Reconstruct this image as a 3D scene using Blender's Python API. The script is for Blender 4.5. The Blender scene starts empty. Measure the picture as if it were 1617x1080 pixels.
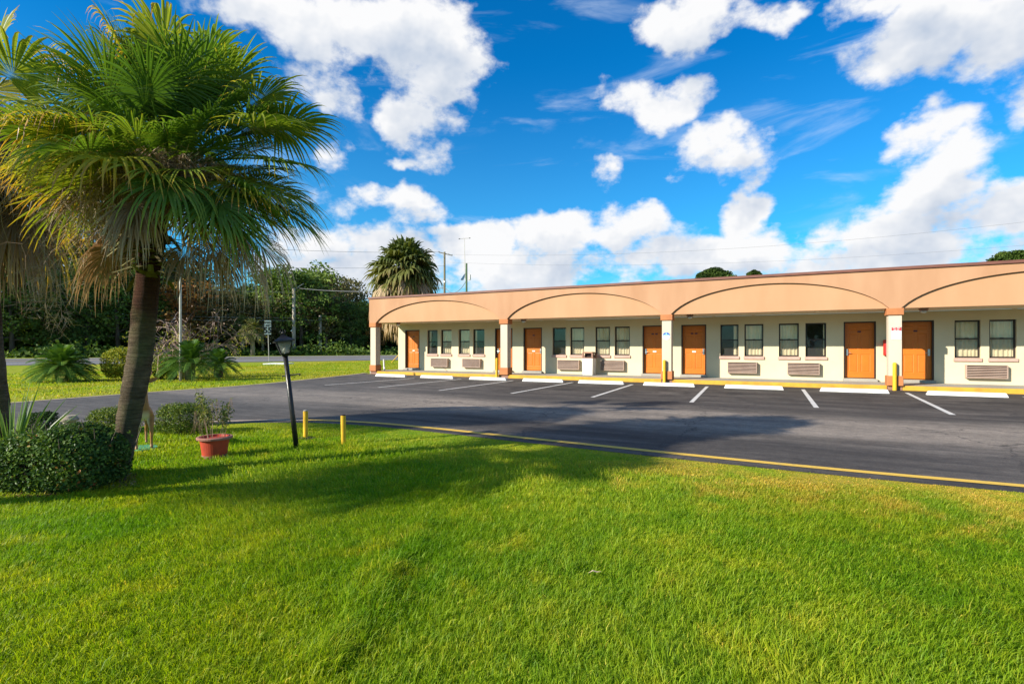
import bpy, math, random
import numpy as np
from mathutils import Vector, Matrix
random.seed(7); rng = np.random.default_rng(11)
R = math.radians; PI = math.pi
scene = bpy.context.scene; COL = scene.collection
# ------------------------------------------------------------------ survey of the site
# world axes: X along the motel front, Y away from the lawn towards the motel, Z up, metres
F = 811.0; YAW = 27.2; CAMZ = 1.40; HOR = 548.0
CY, SY = math.cos(R(YAW)), math.sin(R(YAW))
def ray(px):
    u = px - 808.5
    return -F*SY + u*CY, F*CY + u*SY
def G(px, py, z=0.0):                       # the ground point surveyed at that bearing
    t = (CAMZ - z)/(py - HOR); x, y = ray(px)
    return Vector((x*t, y*t, z))
def AT(px, py, depth):                      # a point at a known distance
    x, y = ray(px); t = depth/F
    return Vector((x*t, y*t, CAMZ - (py-HOR)*t))
def ONY(px, py, Y):                         # a point on a plane parallel to the front
    x, y = ray(px); t = Y/y
    return Vector((x*t, Y, CAMZ - (py-HOR)*t))
# ------------------------------------------------------------------ helpers
def link(o): COL.objects.link(o); return o
def wloc(o):
    v = Vector((0, 0, 0))
    while o is not None:
        v += o.location; o = o.parent
    return v
def tag(o, label=None, cat=None, group=None, kind=None):
    if label: o['label'] = label
    if cat: o['category'] = cat
    if group: o['group'] = group
    if kind: o['kind'] = kind
    return o
def thing(name, loc, label, cat, group=None, rotz=0):
    o = link(bpy.data.objects.new(name, None)); o.empty_display_size = .2
    o.location = loc; o.rotation_euler = (0, 0, rotz)
    return tag(o, label, cat, group)
def copy_tree(o, parent=None):
    c = o.copy(); COL.objects.link(c); c.parent = parent
    for ch in list(o.children): copy_tree(ch, c)
    return c
class MB:
    def __init__(s): s.v = []; s.f = []; s.a = []; s.cur = 0.0
    def add(s, vs, fs, a=None):
        n = len(s.v); s.v.extend([tuple(p) for p in vs]); s.f.extend([tuple(i+n for i in f) for f in fs])
        if a is None: a = s.cur
        if isinstance(a, (int, float)): s.a.extend([a]*len(vs))
        else: s.a.extend(a)
        return s
    def box(s, x0, x1, y0, y1, z0, z1):
        v = [(x0,y0,z0),(x1,y0,z0),(x1,y1,z0),(x0,y1,z0),(x0,y0,z1),(x1,y0,z1),(x1,y1,z1),(x0,y1,z1)]
        return s.add(v, [(0,3,2,1),(4,5,6,7),(0,1,5,4),(1,2,6,5),(2,3,7,6),(3,0,4,7)])
    def hexa(s, lo, hi):                    # two quads, lower and upper
        return s.add(list(lo)+list(hi), [(0,3,2,1),(4,5,6,7),(0,1,5,4),(1,2,6,5),(2,3,7,6),(3,0,4,7)])
    def cbox(s, x0, x1, y0, y1, z0, z1, c):  # box with chamfered long edges
        v = []
        for x, k in ((x0, 0), (x0+c, 1), (x1-c, 1), (x1, 0)):
            i = c if k == 0 else 0
            v += [(x,y0+c,z0+i),(x,y1-c,z0+i),(x,y1-i,z0+c),(x,y1-i,z1-c),(x,y1-c,z1-i),(x,y0+c,z1-i),(x,y0+i,z1-c),(x,y0+i,z0+c)]
        f = [tuple(range(7,-1,-1)), tuple(range(24,32))]
        for r in range(3):
            for k in range(8): f.append((r*8+k, r*8+(k+1)%8, r*8+8+(k+1)%8, r*8+8+k))
        f = [tuple(reversed(q)) for q in f]
        return s.add(v, f)
    def tube(s, pts, rad, n=8, caps=True, a=None):
        pts = [Vector(p) for p in pts]
        if isinstance(rad, (int, float)): rad = [rad]*len(pts)
        vs = []; prev = None
        for i, p in enumerate(pts):
            t = (pts[min(i+1, len(pts)-1)] - pts[max(i-1, 0)])
            t = t.normalized() if t.length > 1e-9 else Vector((0,0,1))
            if prev is None: prev = t.orthogonal().normalized()
            b = prev - t*prev.dot(t)
            b = b.normalized() if b.length > 1e-6 else t.orthogonal().normalized()
            prev = b; c = t.cross(b)
            for k in range(n):
                q = 2*PI*k/n; vs.append(p + (b*math.cos(q) + c*math.sin(q))*rad[i])
        fs = []
        for i in range(len(pts)-1):
            for k in range(n): fs.append((i*n+k, i*n+(k+1)%n, (i+1)*n+(k+1)%n, (i+1)*n+k))
        if caps:
            fs.append(tuple(range(n-1, -1, -1))); m = (len(pts)-1)*n; fs.append(tuple(range(m, m+n)))
        return s.add(vs, fs, a)
    def lathe(s, c, prof, n=24):             # prof: (radius, z)
        vs = []; fs = []
        for r, z in prof:
            for k in range(n):
                q = 2*PI*k/n; vs.append((c[0]+r*math.cos(q), c[1]+r*math.sin(q), c[2]+z))
        for i in range(len(prof)-1):
            for k in range(n): fs.append((i*n+k, i*n+(k+1)%n, (i+1)*n+(k+1)%n, (i+1)*n+k))
        fs.append(tuple(range(n-1, -1, -1))); m = (len(prof)-1)*n; fs.append(tuple(range(m, m+n)))
        return s.add(vs, fs)
    def ball(s, c, rx, ry, rz, n=12, m=8):
        vs = []; fs = []
        for i in range(m+1):
            t = PI*i/m
            for k in range(n):
                q = 2*PI*k/n; vs.append((c[0]+rx*math.sin(t)*math.cos(q), c[1]+ry*math.sin(t)*math.sin(q), c[2]-rz*math.cos(t)))
        for i in range(m):
            for k in range(n): fs.append((i*n+k, i*n+(k+1)%n, (i+1)*n+(k+1)%n, (i+1)*n+k))
        return s.add(vs, fs)
    def poly(s, pts, z=0):
        return s.add([(p[0], p[1], z if len(p) < 3 else p[2]) for p in pts], [tuple(range(len(pts)))])
    def strip(s, path, w, z):                # flat painted strip along a path
        P = [Vector((p[0], p[1])) for p in path]; vs = []
        for i, p in enumerate(P):
            t = (P[min(i+1, len(P)-1)]-P[max(i-1, 0)]).normalized(); n = Vector((-t.y, t.x))
            vs += [(p.x+n.x*w/2, p.y+n.y*w/2, z), (p.x-n.x*w/2, p.y-n.y*w/2, z)]
        return s.add(vs, [(2*i, 2*i+1, 2*i+3, 2*i+2) for i in range(len(P)-1)])
    def ribbon(s, pts, ws, side, fold=0.0, nrm=None, a=None):
        vs = []; n = len(pts)
        three = fold != 0.0
        for p, w in zip(pts, ws):
            if three: vs += [p-side*w*.5, p+nrm*(fold*w), p+side*w*.5]
            else: vs += [p-side*w*.5, p+side*w*.5]
        k = 3 if three else 2; fs = []
        for i in range(n-1):
            for j in range(k-1): fs.append((i*k+j, i*k+j+1, (i+1)*k+j+1, (i+1)*k+j))
        if a is not None and not isinstance(a, (int, float)): a = [x for x in a for _ in range(k)]
        return s.add(vs, fs, a)
    def build(s, name, m, parent=None, base=None, smooth=False):
        me = bpy.data.meshes.new(name)
        off = wloc(parent) if parent is not None else (Vector(base) if base is not None else Vector((0,0,0)))
        V = np.array(s.v, dtype=np.float32).reshape(-1, 3) - np.array(off, dtype=np.float32)
        me.from_pydata(V.tolist(), [], s.f)
        at = me.attributes.new('tint', 'FLOAT', 'POINT'); at.data.foreach_set('value', np.array(s.a, dtype=np.float32))
        me.materials.append(m)
        if smooth: me.polygons.foreach_set('use_smooth', [True]*len(me.polygons))
        me.update()
        o = link(bpy.data.objects.new(name, me))
        if parent is not None: o.parent = parent
        else: o.location = off
        return o
def add_sub(name, child_mesh_obj, loc, parent):  # copy of a mesh object put under another parent
    c = child_mesh_obj.copy(); COL.objects.link(c); c.parent = parent; c.location = loc; return c
# ------------------------------------------------------------------ materials
class NT:
    def __init__(s, tree): s.t = tree; s.n = tree.nodes; s.l = tree.links
    def new(s, ty, **kw):
        n = s.n.new(ty)
        for k, v in kw.items():
            setattr(n, k, v)
        return n
    def link(s, a, b): s.l.new(a, b)
    def math(s, op, a, b=None, c=None, clamp=False):
        n = s.n.new('ShaderNodeMath'); n.operation = op; n.use_clamp = clamp
        for i, x in enumerate((a, b, c)):
            if x is None: continue
            if isinstance(x, (int, float)): n.inputs[i].default_value = x
            else: s.l.new(x, n.inputs[i])
        return n.outputs[0]
    def vmath(s, op, a, b=None):
        n = s.n.new('ShaderNodeVectorMath'); n.operation = op
        for i, x in enumerate((a, b)):
            if x is None: continue
            if isinstance(x, (tuple, list, Vector)): n.inputs[i].default_value = tuple(x)
            else: s.l.new(x, n.inputs[i])
        return n.outputs['Value'] if op in ('DOT_PRODUCT', 'LENGTH') else n.outputs[0]
    def noise(s, vec, scale, detail=4, rough=.55, dist=0.0):
        n = s.n.new('ShaderNodeTexNoise'); n.inputs['Scale'].default_value = scale
        n.inputs['Detail'].default_value = detail; n.inputs['Roughness'].default_value = rough; n.inputs['Distortion'].default_value = dist
        if vec is not None: s.l.new(vec, n.inputs['Vector'])
        return n
    def mix(s, fac, a, b, mode='MIX'):
        n = s.n.new('ShaderNodeMix'); n.data_type = 'RGBA'; n.blend_type = mode
        for idx, x in ((0, fac), (6, a), (7, b)):
            if isinstance(x, (int, float)): n.inputs[idx].default_value = x
            elif isinstance(x, (tuple, list)): n.inputs[idx].default_value = (*x[:3], 1)
            else: s.l.new(x, n.inputs[idx])
        return n.outputs[2]
    def mapr(s, v, a, b, c=0.0, d=1.0, smooth=False):
        n = s.n.new('ShaderNodeMapRange'); n.interpolation_type = 'SMOOTHSTEP' if smooth else 'LINEAR'
        s.l.new(v, n.inputs[0])
        for i, x in enumerate((a, b, c, d)): n.inputs[i+1].default_value = x
        return n.outputs[0]
    def ramp(s, v, stops):
        n = s.n.new('ShaderNodeValToRGB'); s.l.new(v, n.inputs[0]); e = n.color_ramp.elements
        while len(e) < len(stops): e.new(.5)
        for i, (p, c) in enumerate(stops): e[i].position = p; e[i].color = (*c, 1)
        return n.outputs[0]
def newmat(name):
    m = bpy.data.materials.new(name); m.use_nodes = True
    nt = NT(m.node_tree); b = m.node_tree.nodes['Principled BSDF']
    return m, nt, b
def mat(name, c1, c2=None, scale=3.0, rough=.7, bump=0.0, bscale=60, metal=0.0, spec=.4, detail=6, objspace=True, lo=.35, hi=.65, streak=None):
    m, nt, b = newmat(name); c2 = c2 or tuple(x*.8 for x in c1)
    tc = nt.new('ShaderNodeTexCoord'); vec = tc.outputs['Object']
    if not objspace:
        g = nt.new('ShaderNodeNewGeometry'); vec = g.outputs['Position']
    v2 = vec
    if streak: v2 = nt.vmath('MULTIPLY', vec, streak)
    n = nt.noise(v2, scale, detail)
    f = nt.mapr(n.outputs[0], lo, hi)
    nt.link(nt.mix(f, c1, c2), b.inputs['Base Color'])
    b.inputs['Roughness'].default_value = rough; b.inputs['Metallic'].default_value = metal
    b.inputs['Specular IOR Level'].default_value = spec
    if bump:
        bn = nt.noise(vec, bscale, 5, .6); bp = nt.new('ShaderNodeBump'); bp.inputs['Strength'].default_value = bump
        bp.inputs['Distance'].default_value = .01
        nt.link(bn.outputs[0], bp.inputs['Height']); nt.link(bp.outputs[0], b.inputs['Normal'])
    return m
def leafmat(name, stops, rough=.5, trans=.25, vscale=2.0, vamt=.35, spec=.35, tr_col=None):
    # 'tint' 0..1 runs through the stops; a slow noise varies the value a little
    m, nt, b = newmat(name)
    at = nt.new('ShaderNodeAttribute', attribute_name='tint')
    g = nt.new('ShaderNodeNewGeometry')
    n = nt.noise(g.outputs['Position'], vscale, 3)
    oi = nt.new('ShaderNodeObjectInfo')
    f = nt.math('MULTIPLY_ADD', nt.math('SUBTRACT', n.outputs[0], .5), vamt, at.outputs['Fac'])
    f = nt.math('MULTIPLY_ADD', nt.math('SUBTRACT', oi.outputs['Random'], .5), vamt*.4, f, clamp=True)
    col = nt.ramp(f, stops)
    nt.link(col, b.inputs['Base Color']); b.inputs['Roughness'].default_value = rough
    b.inputs['Specular IOR Level'].default_value = spec
    tr = nt.new('ShaderNodeBsdfTranslucent'); c2 = nt.mix(1.0, col, tr_col or (1.3, 1.25, .5), 'MULTIPLY')
    nt.link(c2, tr.inputs[0])
    mx = nt.new('ShaderNodeMixShader'); mx.inputs[0].default_value = trans
    nt.link(b.outputs[0], mx.inputs[1]); nt.link(tr.outputs[0], mx.inputs[2])
    nt.link(mx.outputs[0], nt.n['Material Output'].inputs[0])
    return m
# ------------------------------------------------------------------ camera, sun, sky
cam = bpy.data.cameras.new('camera'); co = link(bpy.data.objects.new('camera', cam)); scene.camera = co
cam.sensor_width = 36; cam.lens = F/1617*36; cam.shift_y = (HOR-540)/1617; cam.clip_end = 6000; cam.clip_start = .05
co.location = (0, 0, CAMZ); co.rotation_euler = (R(90), 0, R(YAW))
SUN_EL = 26.0; tv = Vector((.6, .8, -math.tan(R(SUN_EL)))).normalized()
sl = bpy.data.lights.new('sun', 'SUN'); sl.energy = 5.0; sl.angle = R(.5); sl.color = (1, .93, .80)
so = link(bpy.data.objects.new('sun', sl)); so.rotation_euler = tv.to_track_quat('-Z', 'Y').to_euler(); so.location = (-30, -40, 30)
world = bpy.data.worlds.new('World'); scene.world = world; world.use_nodes = True
def make_world():
    t = world.node_tree; nt = NT(t); bg = t.nodes['Background']
    sky = nt.new('ShaderNodeTexSky', sky_type='NISHITA'); sky.sun_disc = False; sky.sun_elevation = R(SUN_EL)
    sky.sun_rotation = math.atan2(-.6, -.8); sky.ozone_density = 3.0; sky.dust_density = .4; sky.air_density = 1.0
    tc = nt.new('ShaderNodeTexCoord'); V = tc.outputs['Generated']
    # field group: cloud density at a direction
    blobs = [(650,20,150,70,1),(700,95,115,85,1),(665,180,75,75,1),(685,235,38,42,.8),(655,262,40,14,.6),(560,40,80,40,.9),
     (430,40,150,60,.95),(490,130,90,40,.6),(530,242,36,32,.55),(600,330,105,40,1.1),(540,385,130,55,1.1),(630,405,130,40,.9),
     (1070,45,90,62,1),(1180,45,75,34,.8),(1010,10,45,35,.7),(1020,158,72,40,.75),(1118,250,95,52,1),(955,288,20,30,.45),(975,318,14,12,.4),
     (1015,362,95,48,1.15),(880,375,95,42,1.15),(745,385,70,36,1.1),(1172,345,52,42,1.1),(1200,385,75,34,1.15),(1060,410,180,46,1.15),(830,428,200,42,1.15),(560,440,150,44,1.0),
     (1520,50,150,78,1),(1600,85,90,75,1),(1400,12,110,34,1),(1270,25,50,34,.7),(1470,222,95,34,.8),(1600,195,45,50,.9),
     (1480,292,125,46,1.1),(1400,345,110,40,.8),(1560,345,110,50,.9),(1320,375,110,35,1),(1280,415,170,42,1.0),(1450,400,200,45,.9),
     (-150,300,300,200,.8),(250,-60,220,90,.9),(1000,-190,300,90,1),(1800,200,120,300,.9)]
    def after(nt_, vec, val):                 # same vector, but evaluated after val (keeps the shader stack small)
        x = nt_.new('ShaderNodeVectorMath', operation='MULTIPLY_ADD'); nt_.link(val, x.inputs[0]); x.inputs[1].default_value = (1e-9,)*3; nt_.link(vec, x.inputs[2]); return x.outputs[0]
    def field(blobs):
        g = bpy.data.node_groups.new('cloud_field', 'ShaderNodeTree')
        g.interface.new_socket('Dir', in_out='INPUT', socket_type='NodeSocketVector')
        g.interface.new_socket('D', in_out='OUTPUT', socket_type='NodeSocketFloat')
        n = NT(g); gi = n.new('NodeGroupInput'); go = n.new('NodeGroupOutput'); d = gi.outputs[0]
        dd = d
        sx = n.new('ShaderNodeSeparateXYZ'); n.link(dd, sx.inputs[0])
        az = n.math('ARCTAN2', sx.outputs[0], sx.outputs[1]); el = n.math('ARCSINE', n.math('MINIMUM', n.math('MAXIMUM', sx.outputs[2], -1.0), 1.0))
        cb = n.new('ShaderNodeCombineXYZ'); n.link(az, cb.inputs[0]); n.link(el, cb.inputs[1]); P = cb.outputs[0]
        cur = None
        for bi, (px, py, rx, ry, w) in enumerate(blobs):
            if bi and bi % 6 == 0: P = after(n, P, cur)
            x, y = ray(px); u = px-808.5; h = math.hypot(F, u)
            a = math.atan2(x, y); e = math.atan2(HOR-py, h)
            ra = abs(math.atan((u+rx)/F)-math.atan((u-rx)/F))/2; re = abs(math.atan((HOR-py+ry)/h)-math.atan((HOR-py-ry)/h))/2
            mp = n.new('ShaderNodeMapping'); mp.inputs['Scale'].default_value = (1/ra, 1/re, 1); mp.inputs['Location'].default_value = (-a/ra, -e/re, 0)
            n.link(P, mp.inputs[0]); q = n.vmath('DOT_PRODUCT', mp.outputs[0], mp.outputs[0])
            v = n.math('MULTIPLY_ADD', q, -w*.75, w)
            if cur is None: cur = v
            else:
                sm = n.math('SMOOTH_MAX', cur, v, .25); cur = sm
        n.link(n.math('ADD', n.math('MINIMUM', n.math('MAXIMUM', cur, -1.1), 1.7), -.12), go.inputs[0])
        return g
    fine_g = field(blobs); coarse_g = field([q for q in blobs if q[2]*q[3] > 3400])
    def grp(vec, g=None):
        x = nt.new('ShaderNodeGroup'); x.node_tree = g or fine_g; nt.link(vec, x.inputs[0]); return x.outputs[0]
    # domain warp, shared by both look-ups
    w1 = nt.noise(V, 5.0, 2, .55); w2 = nt.noise(V, 17.0, 3, .6)
    W = nt.vmath('ADD', nt.vmath('MULTIPLY', nt.vmath('SUBTRACT', w1.outputs['Color'], (.5,.5,.5)), (.12,)*3), nt.vmath('MULTIPLY', nt.vmath('SUBTRACT', w2.outputs['Color'], (.5,.5,.5)), (.05,)*3))
    VW = nt.vmath('ADD', V, W)
    # elsewhere in the sky: ordinary scattered clouds
    ax = nt.vmath('DOT_PRODUCT', V, (-SY, CY, 0)); out = nt.mapr(ax, .55, .2)
    gn = nt.noise(V, 2.2, 2, .5); gen = nt.math('ADD', nt.math('MULTIPLY_ADD', gn.outputs[0], 5.0, -2.5), nt.math('MULTIPLY_ADD', out, 3.0, -3.0))
    s3 = nt.vmath('MULTIPLY', V, (1, 1, 1.5)); fb = nt.noise(s3, 7.0, 8, .59)
    sd = Vector((-.25, -.15, .75)).normalized()*.055
    fb2 = nt.noise(nt.vmath('ADD', s3, sd*.8), 7.0, 4, .58)
    D = nt.math('ADD', nt.math('MAXIMUM', grp(VW), gen), nt.math('MULTIPLY_ADD', fb.outputs[0], 3.9, -1.95))
    D2 = nt.math('ADD', nt.math('MAXIMUM', grp(after(nt, nt.vmath('ADD', VW, sd), D), coarse_g), gen), nt.math('MULTIPLY_ADD', fb2.outputs[0], 3.4, -1.7))
    alpha = nt.mapr(D, .10, .75, 0, 1, True)
    sep = nt.new('ShaderNodeSeparateXYZ'); nt.link(V, sep.inputs[0]); z = sep.outputs[2]
    # thin streaky veil
    st = nt.vmath('MULTIPLY', V, (1.2, 1.2, 6.0)); nv = nt.noise(st, 2.6, 6, .6, .6)
    veil = nt.mapr(nv.outputs[0], .53, .80, 0, .62, True)
    # light on the clouds: how much cloud lies towards the sun
    sh = nt.mapr(D2, -.2, 2.3, 0, 1); 
    na = nt.noise(nt.vmath('ADD', V, sd*.35), 17.0, 3, .6)
    sh2 = nt.mapr(nt.math('SUBTRACT', w2.outputs[0], na.outputs[0]), -.15, .15, -.07, .09)
    lightv = nt.math('ADD', nt.math('SUBTRACT', 1.10, nt.math('MULTIPLY', sh, .86)), sh2)
    ccol = nt.mix(nt.mapr(lightv, .5, 1.05), (3.0, 3.5, 4.3), (5.6, 5.62, 5.68))
    # blue: the physical sky, deepened
    hs = nt.new('ShaderNodeHueSaturation'); hs.inputs['Saturation'].default_value = 1.32; hs.inputs['Value'].default_value = 1.0
    nt.link(sky.outputs[0], hs.inputs['Color'])
    blue = nt.mix(1.0, hs.outputs[0], (.04, .92, 1.12), 'MULTIPLY')
    c0 = nt.mix(veil, blue, (4.0, 4.7, 5.8))
    c0 = nt.mix(nt.mapr(z, .10, .50, .18, 0, True), c0, (2.2, 4.3, 6.2))
    c1 = nt.mix(alpha, c0, ccol)
    c0b = None; hz = nt.mapr(z, .0, .16, .62, 0, True); c2 = nt.mix(hz, c1, (4.6, 5.2, 5.9))
    nt.link(c2, bg.inputs[0]); bg.inputs[1].default_value = .10
make_world()
world.cycles.sampling_method = 'MANUAL'; world.cycles.sample_map_resolution = 256
scene.view_settings.view_transform = 'Standard'; scene.view_settings.look = 'None'; scene.view_settings.gamma = 1
scene.view_settings.exposure = .8
scene.cycles.max_bounces = 6; scene.cycles.transparent_max_bounces = 12
scene.cycles.diffuse_bounces = 3; scene.cycles.glossy_bounces = 3; scene.cycles.transmission_bounces = 4
scene.cycles.sample_clamp_indirect = 6; scene.cycles.caustics_reflective = False; scene.cycles.caustics_refractive = False
scene.cycles.use_denoising = True; scene.cycles.denoising_prefilter = 'ACCURATE'; scene.cycles.use_adaptive_sampling = False
# ------------------------------------------------------------------ shared materials
M = {}
M['facade'] = mat('peach_stucco', (.503,.281,.152), (.448,.238,.122), .8, .85, .06, 90, lo=.34, hi=.68, streak=(1,1,.4))
M['facade2'] = mat('upper_stucco', (.475,.268,.152), (.400,.210,.112), 1.1, .88, .06, 90, lo=.32, hi=.68, streak=(1,1,.28))
M['groove'] = mat('arch_shade_brown', (.24,.105,.05), rough=.8)
M['cap'] = mat('cap_metal', (.19,.075,.05), (.15,.06,.045), 2, .55)
M['wall'] = mat('cream_wall', (.66,.565,.385), (.59,.50,.335), .9, .88, .03, 80, lo=.3, hi=.7)
M['pillar'] = mat('pillar_paint', (0.577,0.499,0.390), (0.499,0.413,0.312), 1.6, .85, .06, 90, lo=.3, hi=.75, streak=(1,1,.3))
M['terracotta'] = mat('terracotta_paint', (0.484,0.183,0.066), (0.406,0.148,0.055), 3, .8, .3, 90)
M['soffit'] = mat('soffit_paint', (0.527,0.493,0.391), (0.468,0.425,0.340), 1.5, .9)
M['door'] = mat('orange_door', (.60,.165,.016), (.54,.140,.014), 2, .42, 0, spec=.35)
M['bronze'] = mat('bronze_frame', (.035,.022,.018), rough=.45)
M['sill'] = mat('pink_sill', (0.515,0.328,0.273), (0.452,0.281,0.226), 4, .8, .2, 90)
M['louvre'] = mat('ac_louvre', (.47,.34,.275), (.40,.28,.225), 3, .6)
M['dark'] = mat('dark_slot', (.015,.008,.007), rough=.8)
M['steel'] = mat('steel', (.55,.55,.56), rough=.3, metal=.9)
M['white'] = mat('white_paint', (0.738,0.720,0.675), (0.630,0.612,0.558), 5, .7, .2, 60, lo=.45, hi=.75)
M['whitebin'] = mat('white_bin', (.80,.78,.70), (.74,.70,.62), 3, .5)
M['brownhood'] = mat('brown_hood', (.30,.16,.11), (.25,.13,.09), 3, .5)
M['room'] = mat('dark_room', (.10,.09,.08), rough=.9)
M['plate'] = mat('number_plate', (.10,.02,.03), rough=.4)
M['concrete'] = mat('walk_concrete', (0.368,0.336,0.288), (0.288,0.264,0.232), 1.3, .9, .3, 70, objspace=False, lo=.3, hi=.7)
M['yellow'] = mat('yellow_paint', (.62,.34,.035), (.46,.24,.03), 3, .75, .3, 50, objspace=False, lo=.42, hi=.72)
M['postyellow'] = mat('post_yellow', (.74,.44,.02), (.60,.33,.02), 9, .55, .15, 60, lo=.4, hi=.7)
M['black'] = mat('black_metal', (.012,.011,.012), (.03,.028,.026), 12, .35, .2, 40, lo=.5, hi=.8)
M['galv'] = mat('galvanised', (.50,.47,.40), (.38,.35,.30), 6, .5, metal=.3)
M['red'] = mat('red_cabinet', (.62,.035,.02), rough=.4)
M['signwhite'] = mat('sign_white', (.80,.79,.76), rough=.45)
M['signred'] = mat('sign_red', (.62,.05,.06), rough=.5)
M['signblue'] = mat('sign_blue', (.02,.10,.42), rough=.5)
M['signcyan'] = mat('sign_cyan', (.30,.62,.85), rough=.5)
M['ink'] = mat('sign_ink', (.015,.015,.015), rough=.5)
M['greyink'] = mat('grey_ink', (.42,.42,.44), rough=.5)
M['globe'] = mat('lamp_globe', (.75,.73,.66), rough=.25)
M['orange'] = mat('orange_marker', (.80,.14,.01), rough=.5)
M['stone'] = mat('stone_urn', (.44,.37,.29), (.24,.20,.16), 9, .9, .6, 60, lo=.35, hi=.7)
M['wood'] = mat('pole_wood', (.20,.17,.10), (.13,.11,.065), 3, .9, .4, 30, streak=(1,1,.1))
M['palewood'] = mat('pale_pole', (.46,.40,.32), (.36,.30,.24), 2, .9, .3, 30, streak=(1,1,.2))
M['greenpole'] = mat('green_pole', (.07,.12,.05), (.05,.09,.04), 2, .8)
M['wire'] = mat('wire', (.16,.16,.17), rough=.6)
M['wirepale'] = mat('bright_wire', (.35,.36,.36), rough=.4, metal=.5)
def glass_mat(name, tint, refl):
    m, nt, b = newmat(name)
    gl = nt.new('ShaderNodeBsdfGlossy'); gl.inputs['Roughness'].default_value = .02; gl.inputs['Color'].default_value = (.92,.88,.82,1)
    tr = nt.new('ShaderNodeBsdfTransparent'); tr.inputs[0].default_value = (*tint, 1)
    lw = nt.new('ShaderNodeLayerWeight'); lw.inputs[0].default_value = .35
    f = nt.math('MULTIPLY_ADD', lw.outputs['Facing'], .25, refl)
    mx = nt.new('ShaderNodeMixShader'); nt.link(f, mx.inputs[0]); nt.link(tr.outputs[0], mx.inputs[1]); nt.link(gl.outputs[0], mx.inputs[2])
    nt.link(mx.outputs[0], nt.n['Material Output'].inputs[0]); return m
M['glass'] = glass_mat('window_glass', (.96,.93,.86), .045)
def screen_mat():
    m, nt, b = newmat('insect_screen')
    tr = nt.new('ShaderNodeBsdfTransparent'); b.inputs['Base Color'].default_value = (.10,.10,.10,1); b.inputs['Roughness'].default_value = .9
    mx = nt.new('ShaderNodeMixShader'); mx.inputs[0].default_value = .26
    nt.link(tr.outputs[0], mx.inputs[1]); nt.link(b.outputs[0], mx.inputs[2]); nt.link(mx.outputs[0], nt.n['Material Output'].inputs[0]); return m
M['screen'] = screen_mat()
M['curtain'] = mat('curtain_cloth', (.92,.85,.64), (.82,.74,.54), 2, .9)
def asphalt():
    m, nt, b = newmat('asphalt'); g = nt.new('ShaderNodeNewGeometry'); P = g.outputs['Position']
    big = nt.noise(P, .22, 5, .6, .4); fine = nt.noise(P, 55, 4, .7)
    st = nt.vmath('MULTIPLY', P, (.16, 1.5, 1)); sn = nt.noise(st, 1.2, 7, .68, .3)      # tyre-polished streaks along the drive
    st2 = nt.vmath('MULTIPLY', P, (.5, 5.0, 1)); sn2 = nt.noise(st2, 1.4, 5, .7)
    c = nt.mix(nt.mapr(sn.outputs[0], .42, .62), (.036,.032,.030), (.125,.108,.095))
    c = nt.mix(nt.mapr(big.outputs[0], .40, .66), c, (.056,.049,.044))
    # paler dusty lane down the middle of the drive
    sp = nt.new('ShaderNodeSeparateXYZ'); nt.link(P, sp.inputs[0])
    yy = nt.math('ADD', sp.outputs[1], nt.math('MULTIPLY', nt.math('SUBTRACT', big.outputs[0], .5), 3.0))
    lane = nt.math('MULTIPLY', nt.mapr(yy, 8.4, 9.8, 0, 1, True), nt.mapr(yy, 12.8, 11.0, 0, 1, True))
    c = nt.mix(nt.math('MULTIPLY', lane, nt.mapr(sn.outputs[0], .30, .62, .45, 1.0)), c, (.27,.225,.185))
    lane2 = nt.math('MULTIPLY', nt.mapr(sp.outputs[0], -6, -11, 0, .6, True), nt.mapr(sn2.outputs[0], .35, .6))
    c = nt.mix(lane2, c, (.14,.128,.118))
    # scuffs
    c = nt.mix(nt.math('MULTIPLY', nt.mapr(sn2.outputs[0], .62, .74), .40), c, (.22,.19,.165))
    # oil and sealer patches in the parking bays
    oil = nt.noise(P, 1.1, 5, .6); bay = nt.mapr(sp.outputs[1], 13.5, 15.5, .25, 1, True)
    c = nt.mix(nt.math('MULTIPLY', nt.math('MULTIPLY', nt.mapr(oil.outputs[0], .50, .62), bay), .75), c, (.024,.022,.022))
    # fine cracks
    vo = nt.new('ShaderNodeTexVoronoi', feature='DISTANCE_TO_EDGE'); vo.inputs['Scale'].default_value = .22
    dv = nt.noise(P, .8, 5, .6); pv = nt.vmath('ADD', P, nt.vmath('MULTIPLY', dv.outputs['Color'], (2.2, 2.2, 0))); nt.link(pv, vo.inputs['Vector'])
    cr = nt.mapr(vo.outputs[0], .0, .006, .75, 0); c = nt.mix(cr, c, (.022,.02,.02))
    md = nt.noise(P, 6, 6, .75); c = nt.mix(nt.mapr(md.outputs[0], .3, .7), nt.mix(1, c, (.72,.72,.72), 'MULTIPLY'), nt.mix(1, c, (1.28,1.28,1.28), 'MULTIPLY'))
    c = nt.mix(nt.mapr(fine.outputs[0], .35, .75), nt.mix(1, c, (.66,.66,.66), 'MULTIPLY'), nt.mix(1, c, (1.5,1.46,1.42), 'MULTIPLY'))
    nt.link(c, b.inputs['Base Color']); b.inputs['Roughness'].default_value = .82; b.inputs['Specular IOR Level'].default_value = .3
    bp = nt.new('ShaderNodeBump'); bp.inputs['Strength'].default_value = .5; bp.inputs['Distance'].default_value = .006
    nt.link(fine.outputs[0], bp.inputs['Height']); nt.link(bp.outputs[0], b.inputs['Normal']); return m
M['asphalt'] = asphalt()
M['road'] = mat('highway_asphalt', (.17,.16,.16), (.12,.115,.115), .15, .85, 0, objspace=False)
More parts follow.
